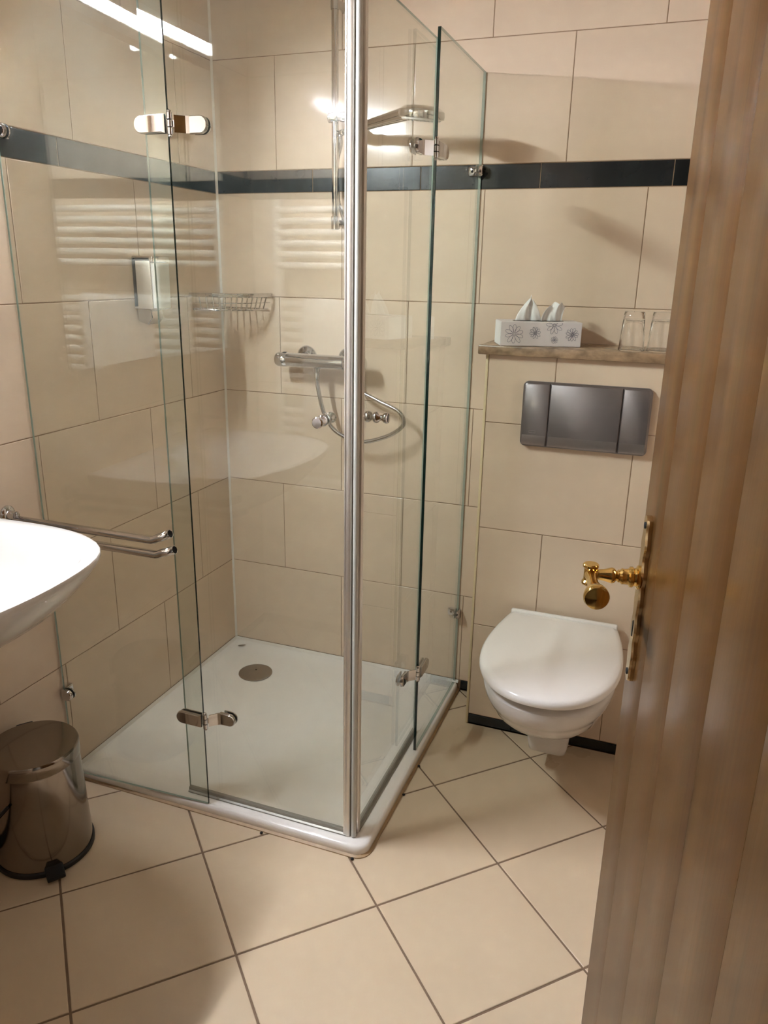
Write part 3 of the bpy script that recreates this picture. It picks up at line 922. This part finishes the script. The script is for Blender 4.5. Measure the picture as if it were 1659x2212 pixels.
# flush plate
fp = thing('flush_plate', 'wide matt silver flush plate on the cistern wall above the toilet', 'flush plate', (1.26, BY, 1.03))
PX0, PX1, PZ0, PZ1 = 1.087, 1.430, 0.942, 1.124
def fr_(x0, z0, x1, z1, y, r): return [Vector((x, y, z)) for x, z in round_rect(x0, z0, x1, z1, r, 5)]
bm = BM()
loft(bm, [fr_(PX0, PZ0, PX1, PZ1, BY - 0.0006, 0.014), fr_(PX0, PZ0, PX1, PZ1, BY - 0.009, 0.014), fr_(PX0 + 0.004, PZ0 + 0.004, PX1 - 0.004, PZ1 - 0.004, BY - 0.013, 0.011)])
obj('frame', bm, 'brushed', fp)
def fpanel(name, x0, x1, rl, rr, mtl='brushed'):
    def rg(y, g): return [Vector((x, y, z)) for x, z in round_rect(x0 + g, PZ0 + 0.0035 + g, x1 - g, PZ1 - 0.0035 - g, [rr, rl, rl, rr], 4)]
    bm = BM(); loft(bm, [rg(BY - 0.012, 0), rg(BY - 0.0175, 0), rg(BY - 0.0195, 0.002)])
    o = obj(name, bm, mtl, fp)
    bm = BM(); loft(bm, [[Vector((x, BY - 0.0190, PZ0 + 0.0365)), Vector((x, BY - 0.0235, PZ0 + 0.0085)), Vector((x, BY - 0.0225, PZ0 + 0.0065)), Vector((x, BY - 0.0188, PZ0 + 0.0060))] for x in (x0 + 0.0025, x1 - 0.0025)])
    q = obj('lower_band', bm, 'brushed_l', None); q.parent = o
    return o
lp_ = fpanel('side_panel', PX0 + 0.0035, 1.161, 0.011, 0.001)
fpanel('flush_button', 1.1635, 1.3535, 0.001, 0.001)
fpanel('side_panel', 1.356, PX1 - 0.0035, 0.001, 0.011)
bm = BM()
oz = [(x, z) for x, z in round_rect(1.112, 0.9815, 1.130, 0.9885, 0.001, 2)]; iz = [(x, z) for x, z in round_rect(1.113, 0.9825, 1.129, 0.9875, 0.0006, 2)]
loft(bm, [[Vector((x, BY - 0.0194, z)) for x, z in oz], [Vector((x, BY - 0.0202, z)) for x, z in oz], [Vector((x, BY - 0.0202, z)) for x, z in iz], [Vector((x, BY - 0.0194, z)) for x, z in iz]], False, False)
o = obj('embossed_mark', bm, 'brushed_l', None); o.parent = lp_

# ------------------------------------------------------------------ things on the ledge
LZ = 1.216
tb = thing('tissue_box', 'pale tissue box printed with line-drawn daisies on the stone ledge', 'tissue box', (1.100, -0.137, LZ))
TA = math.radians(20.5)
du, dv = Vector((math.cos(TA), math.sin(TA), 0)), Vector((-math.sin(TA), math.cos(TA), 0))
t0 = Vector((1.0155, -0.2135, LZ + 0.0004)); TW, TD, THt = 0.222, 0.112, 0.0655
def tp(u, v, z): return t0 + du * u + dv * v + Vector((0, 0, z))
bm = BM()
P = [(0, 0), (TW, 0), (TW, TD), (0, TD)]
loft(bm, [[tp(u, v, 0) for u, v in P], [tp(u, v, THt) for u, v in P]])
bmesh.ops.bevel(bm, geom=list(bm.edges), offset=0.0012, segments=2, affect='EDGES')
obj('carton', bm, 'card', tb)
bm = BM()
loft(bm, [[tp(-0.0006, v, z) for v, z in ((0.002, 0.002), (TD - 0.002, 0.002), (TD - 0.002, THt - 0.002), (0.002, THt - 0.002))], [tp(0.0006, v, z) for v, z in ((0.002, 0.002), (TD - 0.002, 0.002), (TD - 0.002, THt - 0.002), (0.002, THt - 0.002))]])
obj('end_flap', bm, 'card_end', tb, smooth=False)
bm = BM()
ns = 22
for rr, zz in ((1, 0.0008),):
    loft(bm, [[tp(TW / 2 + 0.072 * math.cos(2 * PI * k / ns), TD / 2 + 0.028 * math.sin(2 * PI * k / ns), THt - 0.0004) for k in range(ns)], [tp(TW / 2 + 0.072 * math.cos(2 * PI * k / ns), TD / 2 + 0.028 * math.sin(2 * PI * k / ns), THt + 0.0006) for k in range(ns)]])
obj('opening', bm, 'dark', tb)
def flower(cu, cz, r, n, rot0, clip=None):
    bm = BM()
    wv = 0.00055 + r * 0.008
    def ribbon(pts):
        for (a, b) in zip(pts, pts[1:]):
            if clip and (a[1] > clip or b[1] > clip): continue
            a, b = Vector(a), Vector(b); d = (b - a)
            if d.length < 1e-6: continue
            nn = Vector((-d.y, d.x)).normalized() * wv / 2
            vs = [bm.verts.new(tp(p.x, -0.0004, p.y)) for p in (a - nn, b - nn, b + nn, a + nn)]
            bm.faces.new(vs)
    for k in range(n):
        a = rot0 + 2 * PI * k / n + random.uniform(-0.06, 0.06)
        L = r * random.uniform(0.9, 1.05); hw = r * 0.19
        pts = []
        for q in range(17):
            s = 2 * PI * q / 16
            x = 0.16 * r + (L - 0.16 * r) * (0.5 - 0.5 * math.cos(s)); y = hw * math.sin(s) * (0.75 + 0.25 * (x / r))
            pts.append((cu + x * math.cos(a) - y * math.sin(a), cz + x * math.sin(a) + y * math.cos(a)))
        ribbon(pts)
    ribbon([(cu + 0.1 * r * math.cos(2 * PI * q / 10), cz + 0.1 * r * math.sin(2 * PI * q / 10)) for q in range(11)])
    obj('printed_daisy', bm, 'ink', tb, smooth=False)
flower(0.165 * TW, 0.50 * THt, 0.0268, 10, 0.3)
flower(0.425 * TW, 0.55 * THt, 0.0165, 10, 0.1)
flower(0.655 * TW, 0.88 * THt, 0.0240, 9, 0.22, THt - 0.0015)
flower(0.670 * TW, 0.28 * THt, 0.0098, 10, 0.0)
flower(0.885 * TW, 0.51 * THt, 0.0180, 11, 0.15)
def tissue(name, cu, w0, hh, lean, peak, parent, seed):
    rnd = random.Random(seed)
    bm = BM(); nu, nv = 18, 12
    grid = []
    for j in range(nv + 1):
        t = j / nv
        row = []
        for i in range(nu + 1):
            s = i / nu * 2 - 1
            wid = w0 * (1 - t ** 1.5 * (1 - peak))
            fold = 0.007 * math.sin(s * 5 + seed) * (0.4 + 0.6 * t) + 0.002 * math.sin(s * 9 + t * 3)
            z = THt - 0.002 + hh * t * (1 - 0.18 * abs(s) * (t)) + 0.004 * math.sin(s * 7 + seed) * t
            row.append(bm.verts.new(tp(cu + s * wid + lean * t * t, TD / 2 + fold - 0.006 * t, z)))
        grid.append(row)
    for a, b in zip(grid, grid[1:]):
        for i in range(nu): bm.faces.new((a[i], a[i + 1], b[i + 1], b[i]))
    o = obj(name, bm, 'tissue', parent, angle=80)
    sm = o.modifiers.new('thickness', 'SOLIDIFY'); sm.thickness = 0.0006
    return o
tissue('tissue', 0.082, 0.036, 0.069, 0.004, 0.10, tb, 1)
tissue('tissue', 0.147, 0.030, 0.054, 0.014, 0.75, tb, 4)


def tumbler(x, y, label):
    t = thing('tumbler', label, 'tumbler', (x, y, LZ), group='upturned tumblers on the ledge')
    bm = BM()
    prof = [(0.0335, 0.0), (0.0342, 0.001), (0.0325, 0.02), (0.0285, 0.075), (0.0262, 0.0985), (0.0250, 0.1005), (0.0, 0.1005)]
    inn = [(0.0, 0.079), (0.0215, 0.0795), (0.0245, 0.074), (0.0292, 0.02), (0.0310, 0.0005)]
    lathe(bm, prof[:-1] and prof, (x, y, LZ + 0.0005), (0, 0, 1), 32, False, False)
    lathe(bm, inn, (x, y, LZ + 0.0005), (0, 0, 1), 32, False, False)
    # rim between outer and inner wall
    lathe(bm, [(0.0310, 0.0005), (0.0335, 0.0)], (x, y, LZ + 0.0005), (0, 0, 1), 32, False, False)
    bmesh.ops.remove_doubles(bm, verts=bm.verts, dist=0.00015)
    obj('glass_body', bm, 'tumbler', t, angle=30)
    return t
tumbler(1.358, -0.150, 'clear upturned tumbler on the ledge, the one nearer the tissue box')
tumbler(1.430, -0.135, 'clear upturned tumbler half hidden by the wooden door edge')

# ------------------------------------------------------------------ washbasin
SY = -1.405
ws = thing('washbasin', 'white ceramic washbasin hung on the tiled wall beside the shower', 'washbasin', (0.0, SY, 0.68))
half = [(0.001, 0.306), (0.05, 0.311), (0.10, 0.315), (0.15, 0.317), (0.20, 0.317), (0.245, 0.314), (0.285, 0.308), (0.32, 0.299), (0.352, 0.286), (0.382, 0.270), (0.408, 0.249), (0.428, 0.226), (0.445, 0.196), (0.457, 0.162), (0.466, 0.122), (0.472, 0.080), (0.4755, 0.040)]
outl = [(x, SY + y) for x, y in half] + [(0.477, SY)] + [(x, SY - y) for x, y in reversed(half)]
def sring(k, z, kx=None, x0=0.001, dx=0.0):
    kx = k if kx is None else kx
    return [Vector((max(0.001, x0 + (x - 0.001) * kx + dx), SY + (y - SY) * k, z)) for x, y in outl]
bm = BM()
loft(bm, [sring(0.40, 0.672, 0.42), sring(0.52, 0.684, 0.55), sring(0.66, 0.708, 0.69), sring(0.79, 0.744, 0.81), sring(0.89, 0.784, 0.90), sring(0.955, 0.818, 0.96), sring(0.985, 0.838, 0.988), sring(0.998, 0.848, 0.998),
          sring(0.996, 0.8535, 0.996), sring(0.986, 0.8555, 0.988, 0.004), sring(0.93, 0.8535, 0.895, 0.03), sring(0.885, 0.8515, 0.845, 0.045), sring(0.865, 0.845, 0.825, 0.05), sring(0.82, 0.830, 0.775, 0.065),
          sring(0.77, 0.805, 0.69, 0.095), sring(0.70, 0.772, 0.60, 0.115), sring(0.58, 0.745, 0.47, 0.135), sring(0.38, 0.730, 0.30, 0.165), sring(0.08, 0.724, 0.07, 0.21)], True, True)
obj('basin', bm, 'ceramic', ws, angle=60)
bm = BM(); lathe(bm, [(0.024, 0), (0.026, 0.001), (0.024, 0.003), (0.012, 0.002), (0.0, 0.002)], (0.225, SY, 0.7245), (0, 0, 1), 24, True, False)
obj('drain_ring', bm, 'chrome', ws)
tap = thing('basin_tap', 'chrome single-lever tap standing on the washbasin rim', 'tap', (0.075, SY, 0.853))
bm = BM(); lathe(bm, [(0.027, 0.0), (0.027, 0.004), (0.023, 0.008), (0.0215, 0.06), (0.022, 0.085)], (0.075, SY, 0.8545), (0, 0, 1), 26)
obj('tap_body', bm, 'chrome', tap)
bm = BM(); tube(bm, smooth_path([(0.080, SY, 0.895), (0.12, SY, 0.912), (0.165, SY, 0.915), (0.185, SY, 0.905)], 6), 0.0125, 16)
obj('spout', bm, 'chrome', tap)
bm = BM(); lathe(bm, [(0.022, 0.0), (0.0235, 0.002), (0.023, 0.02), (0.016, 0.03), (0.0, 0.032)], (0.075, SY, 0.940), (0, 0, 1), 26, True, False)
box(bm, (0.075, SY - 0.008, 0.955), (0.165, SY + 0.008, 0.964), 0.003)
obj('lever', bm, 'chrome', tap)

# towel arms
ta = thing('towel_bar', 'chrome double swivel towel bar with upturned ends beside the washbasin', 'towel bar', (0, -1.006, 0.80))
bm = BM(); lathe(bm, [(0.0225, 0.0005), (0.0225, 0.004), (0.019, 0.008), (0.012, 0.010), (0.0105, 0.03)], (0, -1.006, 0.829), (1, 0, 0), 24)
cyl(bm, (0.026, -1.006, 0.838), (0.026, -1.006, 0.770), 0.009, seg=18)
lathe(bm, [(0.0225, 0.0005), (0.0225, 0.004), (0.019, 0.008), (0.012, 0.010), (0.0105, 0.03)], (0, -1.006, 0.779), (1, 0, 0), 24)
obj('wall_bracket', bm, 'chrome', ta)
def tarm(y1, zb, ze, xe):
    bm = BM()
    pts = [Vector((0.030, -1.006, zb)), Vector((xe - 0.052, y1, zb)), Vector((xe - 0.044, y1, zb + 0.002)), Vector((xe - 0.036, y1, zb + 0.006)), Vector((xe, y1, ze))]
    rings = tube(bm, pts, 0.0096, 18, cap=False)
    o = obj('arm', bm, 'chrome', ta)
    d = (pts[-1] - pts[-2]).normalized()
    bm = BM(); lathe(bm, [(0.0088, -0.004), (0.0088, -0.001)], pts[-1], d, 16)
    q = obj('end_plug', bm, 'dark', None); q.parent = o
    sm = o.modifiers.new('thickness', 'SOLIDIFY'); sm.thickness = 0.001
tarm(-1.000, 0.820, 0.842, 0.466)
tarm(-1.004, 0.788, 0.807, 0.478)

# ------------------------------------------------------------------ pedal bin
BCX, BCY = 0.1245, -1.138
pb = thing('pedal_bin', 'shiny steel pedal bin with domed lid standing under the washbasin', 'bin', (BCX, BCY, 0))
c0 = (BCX, BCY, 0.0005)
bm = BM(); lathe(bm, [(0.112, 0.0), (0.1175, 0.002), (0.1175, 0.012), (0.115, 0.015), (0.11, 0.015)], c0, (0, 0, 1), 56)
obj('base_ring', bm, 'black', pb)
bm = BM(); lathe(bm, [(0.1135, 0.012), (0.1135, 0.02), (0.1045, 0.262), (0.1035, 0.266)], c0, (0, 0, 1), 56)
obj('body', bm, 'steel', pb)
bm = BM(); lathe(bm, [(0.1025, 0.264), (0.1065, 0.265), (0.107, 0.268), (0.1065, 0.292), (0.1055, 0.296), (0.1035, 0.2985), (0.09, 0.3005), (0.05, 0.3025), (0.0, 0.303)], c0, (0, 0, 1), 56, True, False)
obj('lid', bm, 'steel', pb)
pd_ = Vector((0.80, -0.60, 0)); pn = Vector((0.60, 0.80, 0))
pc0 = Vector((BCX, BCY, 0)) + pd_ * 0.117
bm = BM()
vs = box(bm, (-0.008, -0.021, 0.008), (0.030, 0.021, 0.017), 0.003, 2)
for v in bm.verts: v.co.z += 0.018 * max(0, (0.012 - v.co.x)) / 0.02 * 0.6
for v in bm.verts:
    x, y, z = v.co; v.co = pc0 + pd_ * x + pn * y + Vector((0, 0, z))
pe = obj('pedal', bm, 'black', pb)
bm = BM()
for k in range(5):
    x = 0.004 + k * 0.0055
    vv = box(bm, (x, -0.017, 0.0165), (x + 0.002, 0.017, 0.0182), 0.0004, 1)
for v in bm.verts:
    x, y, z = v.co; v.co = pc0 + pd_ * x + pn * y + Vector((0, 0, z + 0.018 * max(0, (0.012 - x)) / 0.02 * 0.6))
o = obj('tread_ribs', bm, 'black', None); o.parent = pe
bm = BM()
hv = Vector((BCX, BCY, 0)) - pd_ * 0.1085
hinge_ = box(bm, (-0.006, -0.02, 0.262), (0.006, 0.02, 0.296), 0.003, 2)
for v in bm.verts:
    x, y, z = v.co; v.co = hv + pd_ * x + pn * y + Vector((0, 0, z))
obj('lid_hinge', bm, 'black', pb)
bm = BM()
hp = []
for k in range(13):
    a = PI * k / 12
    hp.append(Vector((BCX, BCY, 0)) + Vector((-0.60, -0.80, 0)) * (0.1115 * math.sin(a) if False else 0.112) + Vector((0, 0, 0)))
a0 = math.atan2(-0.62, -0.80)
hp = [Vector((BCX + 0.1135 * math.cos(a0 + (k / 12 - 0.5) * 2.2), BCY + 0.1135 * math.sin(a0 + (k / 12 - 0.5) * 2.2), 0.205 - 0.09 * math.sin(PI * k / 12))) for k in range(13)]
tube(bm, hp, 0.0036, 8)
obj('carry_handle', bm, 'black', pb)

# ------------------------------------------------------------------ mirror, lamp, radiator with towel
bm = BM(); box(bm, (0.002, -1.72, 1.14), (0.008, -1.06, 1.992), 0.001, 1)
mi = thing('wall_mirror', 'frameless rectangular mirror on the wall above the washbasin', 'mirror', (0, -1.39, 1.14))
obj('mirror_glass', bm, 'mirror', mi, smooth=False)
for y in (-1.60, -1.18):
    for z in (1.1385, 1.9935):
        bm = BM(); box(bm, (0.0005, y - 0.012, z - 0.006), (0.0115, y + 0.012, z + 0.006), 0.001, 1)
        obj('mirror_clip', bm, 'chrome', mi)
lm = thing('tube_lamp', 'lit white tube lamp on the wall above the mirror', 'lamp', (0, -1.31, 2.04))
bm = BM(); box(bm, (0.0005, -1.585, 2.010), (0.026, -1.035, 2.072), 0.004, 2)
box(bm, (0.020, -1.585, 2.0655), (0.082, -1.035, 2.072), 0.002, 2); box(bm, (0.0775, -1.585, 2.035), (0.082, -1.035, 2.070), 0.001, 2)  # top cover and front lip shaped to keep lamp light off the upper room
box(bm, (0.020, -1.585, 2.010), (0.058, -1.035, 2.0155), 0.002, 2)  # under-plate added to cut lamp light on the basin and left wall
obj('lamp_housing', bm, 'white_plastic', lm)
for y0, y1 in ((-1.590, -1.572), (-1.048, -1.030)):
    bm = BM(); box(bm, (0.001, y0, 2.006), (0.082, y1, 2.072), 0.006, 3)  # caps enlarged to block grazing light along the wall
    obj('end_cap', bm, 'white_plastic', lm)
bm = BM(); cyl(bm, (0.047, -1.5715, 2.041), (0.047, -1.0485, 2.041), 0.0205, seg=24)
obj('lamp_tube', bm, 'lamp', lm)

rd = thing('towel_radiator', 'cream ladder towel radiator on the wall next to the doorway', 'radiator', (0.395, FY, 0.55))
RY = FY + 0.045
for x in (0.125, 0.665):
    bm = BM(); box(bm, (x - 0.0155, RY - 0.018, 0.55), (x + 0.0155, RY + 0.018, 1.635), 0.008, 3)
    obj('upright', bm, 'enamel', rd)
BARS = [1.600 - 0.0362 * k for k in range(6)] + [1.290 - 0.0362 * k for k in range(9)] + [0.912 - 0.0362 * k for k in range(9)]
for zz in BARS:
    bm = BM(); tube(bm, smooth_path([(0.13, RY + 0.012, zz), (0.26, RY + 0.021, zz), (0.395, RY + 0.025, zz), (0.53, RY + 0.021, zz), (0.66, RY + 0.012, zz)], 3), 0.0118, 12)
    obj('bar', bm, 'enamel', rd)
for x in (0.17, 0.62):
    for z in (0.70, 1.50):
        bm = BM(); cyl(bm, (x, FY + 0.0005, z), (x, RY + 0.006, z), 0.010, seg=12)
        obj('wall_bracket', bm, 'enamel', rd)
bm = BM()
TY = RY + 0.025
prof = [(-0.001, 1.06)] 
path_ = [(TY + 0.0165, 0.70), (TY + 0.0165, 1.00), (TY + 0.0165, 1.275), (TY + 0.012, 1.300), (TY, 1.3075), (TY - 0.018, 1.300), (TY - 0.027, 1.275), (TY - 0.027, 1.05)]
nx = 14
grid = []
for (y, z) in path_:
    row = []
    for i in range(nx + 1):
        x = 0.235 + 0.30 * i / nx
        row.append(bm.verts.new((x, y + (0.0012 * math.sin(i * 1.1) + 0.0012) * (1 if y > TY else -1), z + 0.002 * math.sin(i * 0.6))))
    grid.append(row)
for a, b in zip(grid, grid[1:]):
    for i in range(nx): bm.faces.new((a[i], a[i + 1], b[i + 1], b[i]))
tw = tag(obj('towel', bm, 'towel', angle=80), 'white towel folded over the bars of the cream radiator', 'towel')
sm = tw.modifiers.new('thickness', 'SOLIDIFY'); sm.thickness = 0.005; sm.offset = 0

# ------------------------------------------------------------------ wooden door, open into the room
dr_ = thing('door_1', 'open varnished pine door with brass lever handle', 'door', (1.457, -1.14, 0.006), kind='structure')
DA = math.atan2(0.118, 0.79)
ddir = Vector((0.19, -0.9818, 0)).normalized()        # from free edge to the hinges
dnor = Vector((-ddir.y * -1, 0, 0))
dnor = Vector((ddir.y, -ddir.x, 0))                     # points to the shower side
if dnor.x > 0: dnor = -dnor
D0 = Vector((1.4565, -1.140, 0.006))
DW, DH, DT = 0.785, 2.0, 0.040
def dp(u, n, z): return D0 + ddir * u + dnor * n + Vector((0, 0, z))
def dbox(bm, u0, u1, n0, n1, z0, z1, bev=0.0):
    vs0 = box(bm, (u0, n0, z0), (u1, n1, z1), bev, 2)
    for v in vs0:
        u, n, z = v.co; v.co = dp(u, n, z)
for (u0, u1) in ((0.0, 0.135), (0.1352, 0.300), (0.3002, 0.455), (0.4552, 0.615), (0.6152, DW)):
    bm = BM(); dbox(bm, u0, u1, -DT, 0.0, 0.0, DH, 0.0004)
    obj('board', bm, 'wood', dr_)
# long plate with scalloped sides
dh = thing_plate = None
bm = BM()
pz0, pz1 = 0.797, 1.070
cu = 0.056
prof = []
nsc = 60
def half_w(t):                      # t 0 bottom .. 1 top
    wv = 0.0165 + 0.0028 * math.cos(2 * PI * t * 6)
    e = min(t, 1 - t)
    if e < 0.06: wv *= math.sqrt(max(0.0, 1 - ((0.06 - e) / 0.06) ** 2)) * 0.85 + 0.15
    return wv
for k in range(nsc + 1): prof.append((cu + half_w(k / nsc), pz0 + (pz1 - pz0) * k / nsc))
for k in range(nsc, -1, -1): prof.append((cu - half_w(k / nsc), pz0 + (pz1 - pz0) * k / nsc))
def ringp(n, s):
    return [dp(cu + (u - cu) * s, n, pz0 + (z - pz0) - 0.006) for u, z in prof]
loft(bm, [ringp(0.0003, 1.0), ringp(0.0055, 1.0), ringp(0.0085, 0.82)])
plate = obj('handle_plate', bm, 'old_brass', dr_)
for z in (0.812, 1.055):
    bm = BM(); lathe(bm, [(0.0055, 0), (0.005, 0.0015), (0.0, 0.002)], dp(cu, 0.0084, z - 0.006), dnor, 12, True, False)
    o = obj('screw', bm, 'dark', None); o.parent = plate
bm = BM()
hz = 0.885
P = [(cu + 0.0035 * math.cos(a), hz + 0.010 + 0.0045 * math.sin(a)) for a in [PI * k / 6 for k in range(7)]] + [(cu - 0.0022, hz - 0.012), (cu + 0.0022, hz - 0.012)]
loft(bm, [[dp(u, 0.0080, z - 0.006) for u, z in P], [dp(u, 0.0090, z - 0.006) for u, z in P]])
o = obj('keyhole', bm, 'dark', None); o.parent = plate
HZ = 0.965
hb = dp(cu, 0.008, HZ)
ld = thing
bm = BM()
lathe(bm, [(0.0185, 0.0), (0.0185, 0.003), (0.0145, 0.005), (0.0135, 0.008), (0.0160, 0.010), (0.0160, 0.014), (0.0125, 0.0165), (0.0118, 0.022), (0.0125, 0.026), (0.0095, 0.029), (0.0100, 0.031), (0.0075, 0.0335), (0.0115, 0.037),
           (0.0125, 0.041), (0.0110, 0.046), (0.0090, 0.053), (0.0082, 0.060), (0.0085, 0.067)], hb, dnor, 26)
lv = obj('lever_neck', bm, 'brass', dr_)
hk = hb + dnor * 0.0725
bm = BM()
lathe(bm, [(0.0105, -0.017), (0.0122, -0.0155), (0.0122, -0.012), (0.0098, -0.009), (0.0098, 0.009), (0.0122, 0.012), (0.0122, 0.0155), (0.0105, 0.017)], hk, (0, 0, 1), 22)
o = obj('lever_head', bm, 'brass', None); o.parent = lv
bm = BM()
gdir = Vector((0.20, -0.980, 0.0)).normalized()
lathe(bm, [(0.0095, 0.0), (0.0085, 0.010), (0.0080, 0.022), (0.0090, 0.040), (0.0125, 0.058), (0.0160, 0.070), (0.0182, 0.080), (0.0185, 0.086), (0.0166, 0.0905), (0.011, 0.0930), (0.0, 0.0938)], hk + gdir * 0.006, gdir, 28, True, False)
o = obj('lever_grip', bm, 'brass', None); o.parent = lv

# door frame in the opening
bm = BM()
x0, x1, zt = DOOR
box(bm, (x0, FY - 0.13, 0), (x0 + 0.035, FY + 0.012, zt), 0.003); box(bm, (x1 - 0.035, FY - 0.13, 0), (x1, FY + 0.012, zt), 0.003); box(bm, (x0 + 0.035, FY - 0.13, zt - 0.035), (x1 - 0.035, FY + 0.012, zt), 0.003)
tag(obj('trim_6', bm, 'wood'), 'pine door frame lining the doorway behind the viewer', 'trim', kind='structure')

# ------------------------------------------------------------------ undo the base offsets of sub-parts
# parts were shifted by their thing's base; sub-parts were built in room coordinates
for o in list(sc.objects):
    if o.parent and o.parent.parent is not None:
        root = o.parent.parent
        base = Vector(root['_o']) if '_o' in root.keys() else Vector((0, 0, 0))
        # the part sits at -base in its thing, so room coordinates already hold
        o.location = (0, 0, 0)
for o in sc.objects:
    if '_o' in o.keys(): del o['_o']
